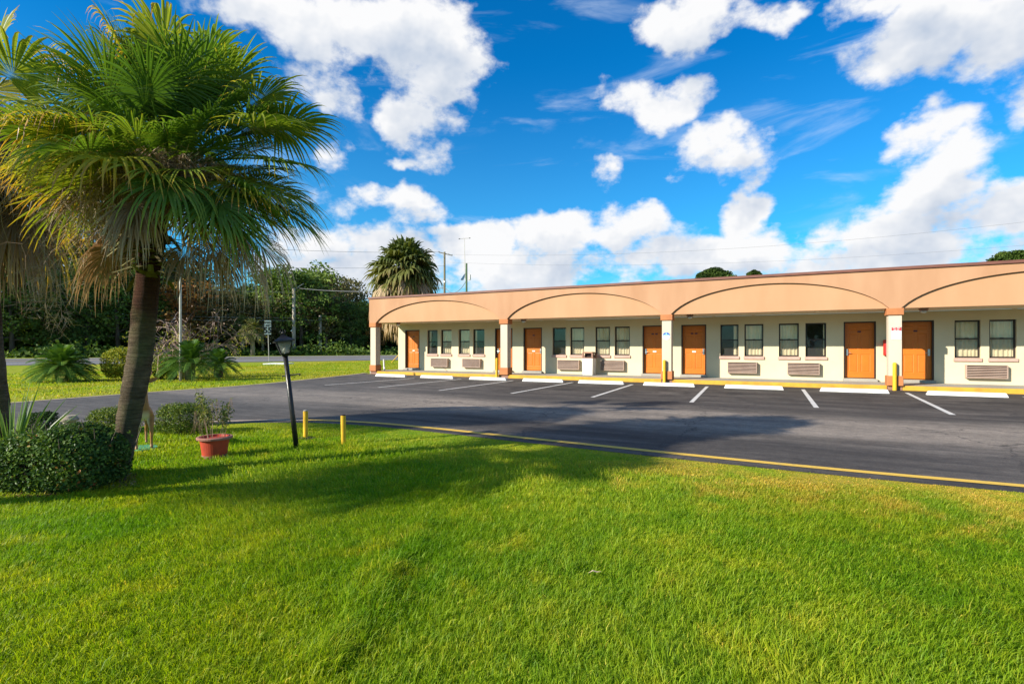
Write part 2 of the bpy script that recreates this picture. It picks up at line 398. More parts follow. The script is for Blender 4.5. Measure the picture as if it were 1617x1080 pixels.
def turf_color(nt, P):
    a = nt.noise(P, .55, 4, .6, .3); b_ = nt.noise(P, 2.6, 4, .6); sp = nt.new('ShaderNodeSeparateXYZ'); nt.link(P, sp.inputs[0])
    c = nt.mix(nt.mapr(a.outputs[0], .36, .66), (.165,.305,.010), (.345,.405,.016))
    cc = nt.noise(P, 7.0, 3, .6); c = nt.mix(nt.mapr(cc.outputs[0], .50, .70, 0, .5), c, (.09,.22,.008))
    c = nt.mix(nt.mapr(b_.outputs[0], .52, .72, 0, .65), c, (.50,.47,.030))
    # drought: yellow-brown along the asphalt edge and on the far verges
    e = nt.math('ADD', sp.outputs[1], nt.math('MULTIPLY', nt.math('SUBTRACT', b_.outputs[0], .5), 2.6))
    dry = nt.math('MULTIPLY', nt.mapr(e, 4.7, 6.0, 0, 1, True), nt.mapr(sp.outputs[0], -2.6, -.6, .12, 1, True))
    dn = nt.noise(P, 1.3, 5, .65); dry = nt.math('MULTIPLY', dry, nt.mapr(dn.outputs[0], .34, .56, .15, 1.0))
    far = nt.mapr(sp.outputs[0], -15.5, -17.5, 0, 1, True)
    dry2 = nt.math('MULTIPLY', far, nt.mapr(nt.noise(nt.vmath('MULTIPLY', P, (1, .35, 1)), .28, 4, .6).outputs[0], .40, .62, .1, .95))
    dd = nt.math('MAXIMUM', nt.math('MULTIPLY', dry, .9), nt.math('MULTIPLY', dry2, .6))
    return nt.mix(dd, c, (.50,.37,.050))
def turf():
    m, nt, b = newmat('turf'); g = nt.new('ShaderNodeNewGeometry'); P = g.outputs['Position']
    c = turf_color(nt, P); f = nt.noise(P, 34, 4, .7)
    c = nt.mix(nt.mapr(f.outputs[0], .35, .7), nt.mix(1, c, (.62,.62,.6), 'MULTIPLY'), nt.mix(1, c, (1.15,1.12,1.1), 'MULTIPLY'))
    nt.link(c, b.inputs['Base Color']); b.inputs['Roughness'].default_value = .95; b.inputs['Specular IOR Level'].default_value = .1
    bp = nt.new('ShaderNodeBump'); bp.inputs['Strength'].default_value = .8; bp.inputs['Distance'].default_value = .03
    nt.link(f.outputs[0], bp.inputs['Height']); nt.link(bp.outputs[0], b.inputs['Normal']); return m
M['turf'] = turf()
def blade():
    m, nt, b = newmat('grass_blade'); g = nt.new('ShaderNodeNewGeometry'); P = g.outputs['Position']
    c = turf_color(nt, P); at = nt.new('ShaderNodeAttribute', attribute_name='tint')
    v = nt.ramp(at.outputs['Fac'], [(0, (.55,.75,.5)), (.5, (1.0,1.0,1.0)), (.86, (1.35,1.20,1.2)), (.93, (2.0,1.45,3.5)), (1, (2.4,1.5,5.0))])
    c = nt.mix(1, c, v, 'MULTIPLY'); nt.link(c, b.inputs['Base Color'])
    b.inputs['Roughness'].default_value = .5; b.inputs['Specular IOR Level'].default_value = .22
    tr = nt.new('ShaderNodeBsdfTranslucent'); nt.link(nt.mix(1, c, (1.25,1.3,.4), 'MULTIPLY'), tr.inputs[0])
    mx = nt.new('ShaderNodeMixShader'); mx.inputs[0].default_value = .45
    nt.link(b.outputs[0], mx.inputs[1]); nt.link(tr.outputs[0], mx.inputs[2]); nt.link(mx.outputs[0], nt.n['Material Output'].inputs[0]); return m
M['blade'] = blade()
# ------------------------------------------------------------------ ground, lot, highway
def struct(name, mb, m, z=None): return tag(mb.build(name, m), kind='structure')
gb = MB()
xs = [-2000,-400,-120,-40,-20,0,20,60,200,2000]; ys = [-2000,-300,-60,-15,0,15,40,120,400,2000]
gb.add([(x, y, 0) for y in ys for x in xs], [(j*10+i, j*10+i+1, j*10+i+11, j*10+i+10) for j in range(9) for i in range(9)])
struct('ground', gb, M['turf'])
# kerb of the grass island where the camera stands
isl = [G(1700,776), G(1617,768), G(1350,745), G(1077,718), G(900,699.5), G(808,690), G(700,678), G(600,668.5), G(540,665.2), G(500,663.8), G(450,663.6), G(400,664.2), G(350,665.6)]
isl = [Vector((v.x, v.y)) for v in isl]
isl = [Vector((40, 6.9)), Vector((12, 6.9))] + isl + [Vector((-10.2,5.35)), Vector((-10.9,4.3)), Vector((-11.4,2.8)), Vector((-11.7,0)), Vector((-11.8,-8)), Vector((-11.8,-30))]
def smooth(path, it=2):
    for _ in range(it):
        q = [path[0]]
        for a, b in zip(path[:-1], path[1:]): q += [a*.75+b*.25, a*.25+b*.75]
        q.append(path[-1]); path = q
    return path
isl = smooth(isl, 2)
def offset(path, d):
    o = []
    for i, p in enumerate(path):
        t = (path[min(i+1, len(path)-1)]-path[max(i-1, 0)]).normalized(); o.append(p + Vector((-t.y, t.x))*d)
    return o
inner = offset(isl, .30)      # edge of the asphalt on the grass side (grass lies to the left of the path direction)
far_edge = [Vector((-18.95,20.45)), Vector((-19.6,20.6))] + [Vector((G(x,y).x, G(x,y).y)) for x, y in ((585,588.6),(500,598),(400,608.3),(240,619.5),(100,630),(0,638))] + [Vector((-17.0,2)), Vector((-17.3,-6)), Vector((-17.4,-30))]
lot = MB()
# asphalt as strips between the inner path and the far path
A = inner; B = [Vector((40,20.45)), Vector((12,20.45)), Vector((0,20.45)), Vector((-10,20.45))] + far_edge
def resample(path, n):
    L = [0]
    for a, b in zip(path[:-1], path[1:]): L.append(L[-1]+(b-a).length)
    out = []
    for k in range(n):
        s = L[-1]*k/(n-1); i = max(j for j in range(len(L)) if L[j] <= s+1e-9); i = min(i, len(path)-2)
        f = (s-L[i])/max(L[i+1]-L[i], 1e-9); out.append(path[i].lerp(path[i+1], f))
    return out
# polygon as one n-gon: inner path then the outer path reversed
lotpts = list(A) + list(reversed(B))
lot.add([(p.x, p.y, .004) for p in lotpts], [tuple(range(len(lotpts)))[::1]])
parking_lot = struct('parking_lot', lot, M['asphalt'])
import bmesh
bm = bmesh.new(); bm.from_mesh(parking_lot.data); bmesh.ops.triangulate(bm, faces=bm.faces[:]); bm.normal_update()
for f in bm.faces:
    if f.normal.z < 0: f.normal_flip()
bm.to_mesh(parking_lot.data); bm.free()
def worn(name, c, under, thr=.60):
    m, nt, b = newmat(name); g = nt.new('ShaderNodeNewGeometry')
    n = nt.noise(g.outputs['Position'], 14, 6, .72); n2 = nt.noise(g.outputs['Position'], 1.1, 3)
    f = nt.mapr(nt.math('MULTIPLY_ADD', n2.outputs[0], .5, n.outputs[0]), thr+.25, thr+.36)
    nt.link(nt.mix(f, c, under), b.inputs['Base Color']); b.inputs['Roughness'].default_value = .75; return m
M['line'] = worn('worn_white_line', (.58,.55,.51), (.24,.22,.20), .57)
M['yline'] = worn('worn_yellow_line', (.68,.42,.055), (.45,.30,.08), .58)
M['paleline'] = worn('pale_kerb_strip', (.42,.32,.24), (.22,.18,.15), .5)
ny = [p for p in isl if p.x > -8.1]; nw = [p for p in isl if p.x <= -7.9]
yo = MB().strip([p for p in ny], .135, .010).build('kerb_line', M['yline']); tag(yo, kind='structure')
po = MB().strip([p for p in nw], .135, .010).build('kerb_line', M['paleline']); tag(po, kind='structure')
fe = [p for p in far_edge[1:]]
eo = MB().strip(smooth(fe, 1), .16, .012).build('lot_edging', M['paleline']); tag(eo, kind='structure')
# painted bay lines are parts of the lot
for x, y0, y1, dx in ((3.54,19.4,13.56,-.30),(.79,19.4,13.7,.04),(-2.16,19.3,13.6,.26),(-4.76,19.1,13.7,.22),(-7.12,19.1,13.7,.05),(-9.72,19.0,13.6,.10),(-12.2,18.9,13.7,-.05),(-14.35,18.4,13.6,-.35),(6.2,19.4,13.6,-.2),(8.9,19.4,13.6,-.1),(11.6,19.4,13.6,0)):
    MB().strip([(x, y0), (x+dx, y1)], .105, .0085).build('bay_line', M['line'], parking_lot)
# highway
u = Vector((.501, .865)); nn = Vector((-.865, .501))
def hw(s, n, z): p = u*s + nn*n; return (p.x, p.y, z)
def hwstrip(n0, n1, z): return MB().add([hw(-300, n0, z), hw(500, n0, z), hw(500, n1, z), hw(-300, n1, z)], [(0,1,2,3)])
hwy = struct('highway', hwstrip(53.0, 84.0, .02), M['road'])
hwstrip(56.5, 57.1, .05).build('edge_line', M['line'], hwy); hwstrip(79.0, 79.7, .05).build('edge_line', M['line'], hwy)
hwstrip(67.6, 68.0, .05).build('centre_line', M['yline'], hwy)
for k in range(-6, 22): MB().add([hw(k*9, 62.2, .05), hw(k*9+3, 62.2, .05), hw(k*9+3, 62.5, .05), hw(k*9, 62.5, .05)], [(0,1,2,3)]).build('lane_dash', M['line'], hwy)
# walkway with the yellow kerb face
walk = MB().box(-18.95, 22, 20.56, 22.7, -.05, .15); wk = struct('walkway', walk, M['concrete'])
cb = MB()
PIL = [(-18.78,-18.43), (-11.08,-10.73), (-3.94,-3.59), (3.25,3.60), (10.6,10.95), (17.9,18.25)]
segs = []; x0 = -18.40
for a, b in PIL[1:]: segs.append((x0, a-.03)); x0 = b+.03
for a, b in segs: cb.cbox(a, b, 20.45, 20.557, -.03, .153, .012)
struct('walkway_kerb', cb, M['yellow'])
# ------------------------------------------------------------------ the motel
motel = thing('motel_building', (0, 20.4, 0), 'long single-storey peach and cream motel with arched fascia and orange doors', 'motel')
FY, WY, XL, XR = 20.40, 22.50, -18.85, 18.4
ZS, ZC, ZT = 2.655, 3.885, 3.98
def arch_pts(x0, x1, z0, rise, n=40):       # elliptical-ish segmental arc
    out = []
    for k in range(n+1):
        t = k/n; x = x0+(x1-x0)*t; c = 2*t-1
        out.append((x, z0 + rise*(math.sqrt(max(0, 1.12-c*c))-math.sqrt(.12))/(math.sqrt(1.12)-math.sqrt(.12))))
    return out
arches = []
for i in range(5):
    a = PIL[i][1]-.02 if i else -18.40; b = PIL[i+1][0]+.0
    arches.append((a-.0, b+.02))
fas = MB(); rise = 1.00; rec = .075; shade_lines = MB()
edges = [XL] ; 
# front skin above the arcs
bx = XL
for (a, b) in arches:
    fas.add([(bx,FY,ZS),(a,FY,ZS),(a,FY,ZC),(bx,FY,ZC)], [(0,1,2,3)])
    pts = arch_pts(a, b, ZS, rise)
    vs = []
    for x, z in pts: vs += [(x,FY,z),(x,FY,ZC)]
    fas.add(vs, [(2*i,2*i+2,2*i+3,2*i+1) for i in range(len(pts)-1)])
    vs = []
    for x, z in pts: vs += [(x,FY,z),(x,FY+rec,z)]
    fas.add(vs, [(2*i+1,2*i+3,2*i+2,2*i) for i in range(len(pts)-1)])
    bx = b
fas.add([(bx,FY,ZS),(XR,FY,ZS),(XR,FY,ZC),(bx,FY,ZC)], [(0,1,2,3)])
fas.add([(XL,FY,ZS),(XL,31,ZS),(XL,31,ZC),(XL,FY,ZC)], [(3,2,1,0)])
fas.add([(XR,FY,ZS),(XR,31,ZS),(XR,31,ZC),(XR,FY,ZC)], [(0,1,2,3)])
for (a, b) in zip([XL]+[q[1] for q in arches], [q[0] for q in arches]+[XR]):
    fas.add([(a,FY,ZS),(b,FY,ZS),(b,FY+.25,ZS),(a,FY+.25,ZS)], [(3,2,1,0)])
fascia = fas.build('fascia', M['facade2'], motel)
for (a, b) in arches:
    pts = arch_pts(a, b, ZS, rise); pm = MB(); vs = []
    for x, z in pts: vs += [(x,FY+rec,ZS-.0),(x,FY+rec,z+.02)]
    pm.add(vs, [(2*i,2*i+2,2*i+3,2*i+1) for i in range(len(pts)-1)])
    pm.add([(a,FY+rec,ZS),(b,FY+rec,ZS),(b,FY+.25,ZS),(a,FY+.25,ZS)], [(3,2,1,0)])
    pm.build('arch_panel', M['facade'], motel)
    gm = MB(); vs = []
    for x, z in pts:                       # dark strip painted as the shadow the fascia edge casts along the arc
        dz = .012; vs += [(x, FY+rec-.012, z-dz), (x, FY+rec-.012, z+.01)]
    gm.add(vs, [(2*i,2*i+2,2*i+3,2*i+1) for i in range(len(pts)-1)])
    gm.build('arch_shade_line', M['groove'], motel)
MB().cbox(XL-.05, XR+.05, FY-.05, 31.05, ZC, ZT, .008).build('roof_cap', M['cap'], motel)
MB().box(XL+.02, XR-.02, FY+.25, WY+.02, ZS+.004, ZS+.05).build('soffit', M['wall'], motel)
# walls with openings
def wcx(a, b): return (ONY(a, 540, WY).x, ONY(b, 540, WY).x)
doors = [wcx(640.5,661.5), wcx(781.3,807), wcx(827,855.2), wcx(1014.3,1050.5), wcx(1075.8,1115.2), wcx(1332,1383.7), (3.88,4.875)]
doors = [((a+b)/2) for a, b in doors]; doors[1] = ONY(781.3, 540, WY).x+.5; doors[3] = ONY(1014.3, 540, WY).x+.5; doors += [11.2-.2, 11.2+1.4]
wins_px = [(675.5,690),(697,711.8),(725,740.5),(747.7,764),(873,893),(901,921.8),(940.8,962.5),(971.4,993.6),(1137.8,1165.7),(1175.9,1205),(1230.2,1261.2),(1272.3,1304.4),(1507.8,1548),(1563,1604.5)]
wins = [sum(wcx(a, b))/2 for a, b in wins_px] + [8.05, 8.95]
ww = [wcx(a, b)[1]-wcx(a, b)[0] for a, b in wins_px]
print('doors', [round(d,2) for d in doors], 'wins', [round(d,2) for d in wins], 'w', [round(d,2) for d in ww])
DW, DZ0, DZ1 = .99, .25, 2.33; WW, WZ0, WZ1 = .68, 1.03, 2.31
ops = [(d-DW/2, d+DW/2, DZ0, DZ1) for d in doors] + [(w-WW/2, w+WW/2, WZ0, WZ1) for w in wins]
bxs = sorted(set([-18.67, XR] + [o[0] for o in ops] + [o[1] for o in ops])); bzs = [0.0, .25, 1.03, 2.31, 2.33, ZS]
wb = MB(); REC = .11
for i in range(len(bxs)-1):
    for j in range(len(bzs)-1):
        cx = (bxs[i]+bxs[i+1])/2; cz = (bzs[j]+bzs[j+1])/2
        if any(o[0] < cx < o[1] and o[2] < cz < o[3] for o in ops): continue
        wb.add([(bxs[i],WY,bzs[j]),(bxs[i+1],WY,bzs[j]),(bxs[i+1],WY,bzs[j+1]),(bxs[i],WY,bzs[j+1])], [(0,1,2,3)])
for a, b, c, d in ops:
    wb.add([(a,WY,c),(a,WY+REC+.1,c),(a,WY+REC+.1,d),(a,WY,d)], [(3,2,1,0)]); wb.add([(b,WY,c),(b,WY+REC+.1,c),(b,WY+REC+.1,d),(b,WY,d)], [(0,1,2,3)])
    wb.add([(a,WY,d),(b,WY,d),(b,WY+REC+.1,d),(a,WY+REC+.1,d)], [(3,2,1,0)]); wb.add([(a,WY,c),(b,WY,c),(b,WY+REC+.1,c),(a,WY+REC+.1,c)], [(0,1,2,3)])
wb.add([(-18.67,WY,0),(-18.67,31,0),(-18.67,31,ZS),(-18.67,WY,ZS)], [(3,2,1,0)])
wb.add([(-18.67,31,0),(XR,31,0),(XR,31,ZS),(-18.67,31,ZS)], [(3,2,1,0)]); wb.add([(XR,WY,0),(XR,31,0),(XR,31,ZS),(XR,WY,ZS)], [(0,1,2,3)])
wb.build('wall', M['wall'], motel)
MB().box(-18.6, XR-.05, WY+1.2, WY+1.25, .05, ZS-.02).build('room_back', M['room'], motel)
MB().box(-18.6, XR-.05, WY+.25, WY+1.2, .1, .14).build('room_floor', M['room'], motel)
# pillars
def pillar(a, b, last=None):
    s = MB().box(a, b, FY+.02, FY+.37, .46, ZS-.21).build('pillar', M['pillar'], motel)
    MB().cbox(a-.05, b+.05, FY-.03, FY+.42, ZS-.22, ZS-.001, .008).build('capital', M['terracotta'], s)
    MB().cbox(a-.04, b+.04, FY-.02, FY+.41, .15, .47, .008).build('pillar_base', M['terracotta'], s)
    MB().box(a-.02, b+.02, FY+.06, FY+.40, -.02, .149).build('footing', M['brownhood'], s)
    return s
for a, b in PIL: pillar(a, b)
# door prototype in local coordinates, base at door bottom centre on the wall plane
def door_parts(x, handle_left, slot, plates):
    b = MB(); w = DW/2-.045; y = WY+.135; z0, z1 = DZ0+.03, DZ1-.045
    fr = []
    # slab face built from stiles, rails and recessed panels
    px = [(-w+.11, -.045), (.045, w-.11)]; pz = [(z0+.20, z0+.86), (z0+1.02, z0+1.62), (z0+1.73, z1-.11)]
    b.box(x-w, x+w, y+.012, y+.045, z0, z1)
    ex = sorted([-w, w] + [q for p in px for q in p]); ez = sorted([z0, z1] + [q for p in pz for q in p])
    for i in range(len(ex)-1):
        for j in range(len(ez)-1):
            cx = (ex[i]+ex[i+1])/2; cz = (ez[j]+ez[j+1])/2
            if any(p[0] < cx < p[1] for p in px) and any(p[0] < cz < p[1] for p in pz): continue
            b.add([(x+ex[i],y,ez[j]),(x+ex[i+1],y,ez[j]),(x+ex[i+1],y,ez[j+1]),(x+ex[i],y,ez[j+1])], [(0,1,2,3)])
    for p in px:
        for q in pz:
            o = [(x+p[0],y,q[0]),(x+p[1],y,q[0]),(x+p[1],y,q[1]),(x+p[0],y,q[1])]
            k = .022; m_ = [(x+p[0]+k,y+.011,q[0]+k),(x+p[1]-k,y+.011,q[0]+k),(x+p[1]-k,y+.011,q[1]-k),(x+p[0]+k,y+.011,q[1]-k)]
            k = .045; n_ = [(x+p[0]+k,y+.003,q[0]+k),(x+p[1]-k,y+.003,q[0]+k),(x+p[1]-k,y+.003,q[1]-k),(x+p[0]+k,y+.003,q[1]-k)]
            b.add(o+m_+n_, [(0,1,5,4),(1,2,6,5),(2,3,7,6),(3,0,4,7),(4,5,9,8),(5,6,10,9),(6,7,11,10),(7,4,8,11),(8,9,10,11)])
    d = b.build('door', M['door'], motel)
    f = MB(); W2 = DW/2; f.box(x-W2+.002, x-W2+.045, WY+.015, WY+.185, DZ0, DZ1); f.box(x+W2-.045, x+W2-.002, WY+.015, WY+.185, DZ0, DZ1)
    f.box(x-W2+.045, x+W2-.045, WY+.015, WY+.185, DZ1-.045, DZ1-.002); f.build('door_frame', M['bronze'], d)
    sx = -1 if handle_left else 1; hx = x+sx*(w-.075); hz = z0+.93
    h = MB(); h.cbox(hx-.035, hx+.035, y-.035, y-.001, hz-.12, hz+.12, .006)
    h.tube([(hx, y-.03, hz-.02), (hx, y-.075, hz-.02), (hx-sx*.11, y-.078, hz-.02)], .011, 6); h.build('door_handle', M['steel'], d)
    if slot: MB().cbox(x-.075, x+.075, y-.014, y-.001, z0+.895, z0+.955, .003).build('mail_slot', M['white'], d)
    for q in plates: 
        MB().cbox(x+q-.055, x+q+.055, y-.012, y-.001, z0+1.655, z0+1.715, .003).build('number_plate', M['plate'], d)
    MB().box(x-W2-.03, x+W2+.03, WY-.14, WY+.20, .152, .248).build('doorstep', M['concrete'], d)
    return d
door_parts(doors[0], False, True, (0,)); door_parts(doors[1], True, False, (0,)); door_parts(doors[2], False, True, (0,))
door_parts(doors[3], True, True, (-.08,.08)); door_parts(doors[4], False, True, (-.08,.08)); door_parts(doors[5], True, False, (0,))
door_parts(doors[6], False, False, (0,)); door_parts(doors[7], True, True, (0,)); door_parts(doors[8], False, True, (0,))
# windows
def window(x, cur):
    f = MB(); w = WW/2; yf = WY+.085; yb = WY+.14; t = .045
    f.box(x-w+.002, x-w+t, yf, yb, WZ0+.002, WZ1-.002); f.box(x+w-t, x+w-.002, yf, yb, WZ0+.002, WZ1-.002)
    f.box(x-w+t, x+w-t, yf, yb, WZ1-t-.01, WZ1-.002); f.box(x-w+t, x+w-t, yf, yb, WZ0+.002, WZ0+t+.01)
    zm = WZ0+.655; f.box(x-w+t, x+w-t, yf+.008, yb-.005, zm-.022, zm+.022)
    f.box(x-.05, x+.05, yf-.006, yf+.008, zm+.004, zm+.030)
    o = f.build('window', M['bronze'], motel)
    MB().add([(x-w+t,yb-.02,WZ0+t),(x+w-t,yb-.02,WZ0+t),(x+w-t,yb-.02,WZ1-t),(x-w+t,yb-.02,WZ1-t)], [(0,1,2,3)]).build('glass_pane', M['glass'], o)
    MB().add([(x-w+t,yf+.016,WZ0+t),(x+w-t,yf+.016,WZ0+t),(x+w-t,yf+.016,zm-.02),(x-w+t,yf+.016,zm-.02)], [(0,1,2,3)]).build('insect_screen', M['screen'], o)
    k = 40; rnd = random.Random(int(x*100))
    if cur == 'full': r0, r1 = -w-.03, w+.03
    elif cur == 'left': r0, r1 = -w-.03, -w+.13
    elif cur == 'right': r0, r1 = w-.19, w+.03
    else: r0, r1 = w-.09, w+.02
    vs = []; ph = rnd.random()*6; fr = 46+rnd.random()*14
    for i in range(k+1):
        xx = r0+(r1-r0)*i/k; yy = yb+.045+.022*math.sin(xx*fr+ph+1.2*math.sin(xx*13+ph)); vs += [(x+xx,yy,WZ0-.1),(x+xx,yy+.01*math.sin(xx*20),WZ1+.1)]
    MB().add(vs, [(2*i,2*i+2,2*i+3,2*i+1) for i in range(k)]).build('curtain', M['curtain'], o, smooth=True)
    MB().cbox(x-w-.035, x+w+.035, WY-.05, WY+.055, WZ0-.115, WZ0-.003, .006).build('window_sill', M['sill'], o)
curs = ['left','full','full','left','none','full','full','full','right','full','full','none','full','full','full','left']
for x, c in zip(wins, curs): window(x, c)
# wall air conditioners
def ac(x, w=1.06):
    z0, z1 = .36, .80; y0 = WY-.17
    h = MB(); h.box(x-w/2, x+w/2, y0+.02, WY-.001, z0, z0+.02); h.box(x-w/2, x+w/2, y0+.02, WY-.001, z1-.02, z1)
    h.box(x-w/2, x-w/2+.02, y0, WY-.001, z0+.02, z1-.02); h.box(x+w/2-.02, x+w/2, y0, WY-.001, z0+.02, z1-.02)
    h.box(x-w/2, x+w/2, y0, y0+.018, z0, z0+.018); h.box(x-w/2, x+w/2, y0, y0+.018, z1-.018, z1)
    o = h.build('air_conditioner', M['louvre'], motel)
    l = MB(); n = 7
    for k in range(n):
        zz = z0+.035+(z1-z0-.06)*k/n; l.hexa([(x-w/2+.02,y0-.004,zz),(x+w/2-.02,y0-.004,zz),(x+w/2-.02,y0+.045,zz+.004),(x-w/2+.02,y0+.045,zz+.004)],
            [(x-w/2+.02,y0-.004,zz+.021),(x+w/2-.02,y0-.004,zz+.021),(x+w/2-.02,y0+.045,zz+.024),(x-w/2+.02,y0+.045,zz+.024)])
    l.build('grille', M['louvre'], o)
    MB().box(x-w/2+.02, x+w/2-.02, y0+.06, y0+.07, z0+.02, z1-.02).build('coil', M['dark'], o)
    return o
acx = [(ONY(a, 580, WY-.17).x+ONY(b, 580, WY-.17).x)/2 for a, b in ((679,706.7),(729,758.3),(879.2,914.8),(946.9,985.8),(1148,1195.9),(1242,1295.5),(1525.2,1593.1))]
for x in acx+[8.9]: ac(x)
MB().tube([(acx[0]+.1,WY-.02,.36),(acx[0]+.25,WY-.03,.27),(acx[0]+.42,WY-.05,.16)], .012, 5).build('drain_hose', M['sill'], motel)
for px, py in ((629,511),(827,505),(1089.5,498),(1458.5,488)):
    p = ONY(px, py, 20.95); z = ZS
    o = MB().lathe((p.x, p.y, z-.035), [(.13,.034),(.13,-.01),(.105,-.05)], 14).build('porch_light', M['brownhood'], motel)
    MB().lathe((p.x, p.y, z-.085), [(.10,.0),(.085,-.045),(.03,-.07)], 14).build('lamp_globe', M['globe'], o, smooth=True)
# ------------------------------------------------------------------ things at the motel front
ws = [(px, n) for px, n in ((617.5,'first'),(690.5,'second'),(770.7,'third'),(857.5,'fourth'),(949,'fifth'),(1056,'sixth'),(1189.6,'seventh'),(1347.8,'eighth'),(1525,'ninth'))]
near = ['beside the end pillar, farthest left','under the dark-glass windows and hose of the first bay','before the second pillar','below the leftmost air conditioner of the second bay','below the white litter bin','before the pillar with the blue and white sign','under the first windows right of the blue-signed pillar','left of the pillar with the red and white notice','right of the pillar with the red notice']
wx = []
for (px, n), lb in zip(ws, near):
    x = ONY(px, 600, 18.9).x; L = .90; y0 = 18.80
    m = MB(); lo = [(-L,0,0),(L,0,0),(L,.16,0),(-L,.16,0)]; hi = [(-L+.05,.03,.125),(L-.05,.03,.125),(L-.05,.13,.125),(-L+.05,.13,.125)]
    m.hexa([(a+x,b+y0,.005) for a, b, c in lo], [(a+x,b+y0,c) for a, b, c in hi])
    o = m.build('wheel_stop', M['white'], base=(x, y0+.08, .005)); bv = o.modifiers.new('bevel', 'BEVEL'); bv.width = .012; bv.segments = 2
    o.rotation_euler.z = R(random.uniform(-.7,.7))
    tag(o, 'white concrete wheel stop '+lb, 'wheel stop', 'white wheel stops in front of the walkway')
def bollard(loc, h, r, label, group, m, cat='bollard'):
    t = thing('bollard', loc, label, cat, group); x, y, z = loc
    MB().lathe((x, y, z), [(r,0),(r,h-.012),(r*.92,h)], 16).build('post', m, t, smooth=False)
    return t
for x, lb in ((-11.22,'slim yellow post before the second pillar from the left'),(-3.83,'slim yellow post before the pillar with the round blue sign'),(3.40,'slim yellow post before the pillar with the red and white notice')):
    t = thing('bollard', (x, 20.33, .004), lb, 'bollard', 'yellow posts guarding the pillars')
    MB().lathe((x,20.33,.004), [(.058,0),(.058,.87),(.03,.90)], 16).build('post', M['postyellow'], t, smooth=False)
# litter bin
bx_ = (ONY(929.5, 580, 22.0).x); by = 22.08
t = thing('litter_bin', (bx_, by, .15), 'white square litter bin with open brown hood under the motel windows', 'trash can')
m = MB(); a, b = .235, .255
m.hexa([(bx_-a,by-a,.15),(bx_+a,by-a,.15),(bx_+a,by+a,.15),(bx_-a,by+a,.15)], [(bx_-b,by-b,.90),(bx_+b,by-b,.90),(bx_+b,by+b,.90),(bx_-b,by+b,.90)])
bo = m.build('bin_body', M['whitebin'], t); bo.modifiers.new('bevel','BEVEL').width = .02
m = MB(); c = .265; h0, h1 = .90, 1.17
m.box(bx_-c, bx_+c, by-c, by+c, h0+.002, h0+.04)
for sx in (-1, 1):
    for sy in (-1, 1): m.box(bx_+sx*.215-.035, bx_+sx*.215+.035, by+sy*.215-.035, by+sy*.215+.035, h0+.04, h1-.05)
m.hexa([(bx_-c+.01,by-c+.01,h1-.05),(bx_+c-.01,by-c+.01,h1-.05),(bx_+c-.01,by+c-.01,h1-.05),(bx_-c+.01,by+c-.01,h1-.05)], [(bx_-.19,by-.19,h1+.01),(bx_+.19,by-.19,h1+.01),(bx_+.19,by+.19,h1+.01),(bx_-.19,by+.19,h1+.01)])
m.build('bin_hood', M['brownhood'], t)
MB().box(bx_-.17, bx_+.17, by-.10, by+.17, h0+.041, h1-.052).build('bin_opening', M['dark'], t)
# extinguisher cabinet on the wall behind pillar four
t = thing('extinguisher_cabinet', (3.02, WY, 1.35), 'red fire extinguisher cabinet on the wall behind the pillar', 'fire extinguisher')
ex = ONY(1399.5, 540, WY).x
m = MB().cbox(ex-.10, ex+.18, WY-.17, WY-.002, 1.10, 1.66, .02); m.build('cabinet_body', M['red'], t)
MB().cbox(ex-.06, ex+.14, WY-.178, WY-.171, 1.16, 1.60, .003).build('cabinet_door', M['signred'], t)
# pillar notices
zc = 1.4-(523-548)*20.4/836; px_ = ONY(1052.2, 530, 20.41).x
t = thing('pillar_sign', (px_, 20.41, 1.85), 'round white sign with a blue domed top on the motel pillar', 'sign'); zc = ONY(1052.3, 530.8, 20.4).z; r = .15
def disc(x, y0, y1, z, r, a0=0, a1=360, n=32):
    m = MB(); k = [(x+r*math.cos(R(a0+(a1-a0)*i/n)), z+r*math.sin(R(a0+(a1-a0)*i/n))) for i in range(n if a1-a0 >= 360 else n+1)]
    q = len(k); return m.add([(a, y0, b) for a, b in k]+[(a, y1, b) for a, b in k], [tuple(range(q)), tuple(range(2*q-1, q-1, -1))]+[(i, q+i, q+(i+1)%q, (i+1)%q) for i in range(q)])
disc(px_, 20.408, 20.417, zc, r).build('sign_face', M['signwhite'], t)
disc(px_, 20.403, 20.407, zc+.01, r*.93, 8, 172).build('blue_top', M['signblue'], t)
m = MB(); m.box(px_-.11, px_+.11, 20.399, 20.402, zc+.033, zc+.058); m.box(px_-.028, px_+.028, 20.399, 20.402, zc+.07, zc+.125); m.build('blue_lettering', M['signcyan'], t)
m = MB()
for k, (a, b) in enumerate(((-.10,-.01),(.02,.09),(-.08,.03))): m.box(px_+a, px_+b, 20.403, 20.406, zc-.045-k*.028, zc-.030-k*.028)
m.build('small_lettering', M['greyink'], t)
sa = ONY(1407.5, 516.5, 20.4); sb = ONY(1423.6, 536, 20.4)
t = thing('pillar_notice', ((sa.x+sb.x)/2, 20.41, 1.85), 'white parking notice with a red header on the motel pillar', 'sign')
MB().box(sa.x, sb.x, 20.408, 20.417, sb.z, sa.z).build('sign_face', M['signwhite'], t)
hz_ = sa.z-(sa.z-sb.z)*.30; MB().box(sa.x+.005, sb.x-.005, 20.403, 20.407, hz_, sa.z-.005).build('red_header', M['signred'], t)
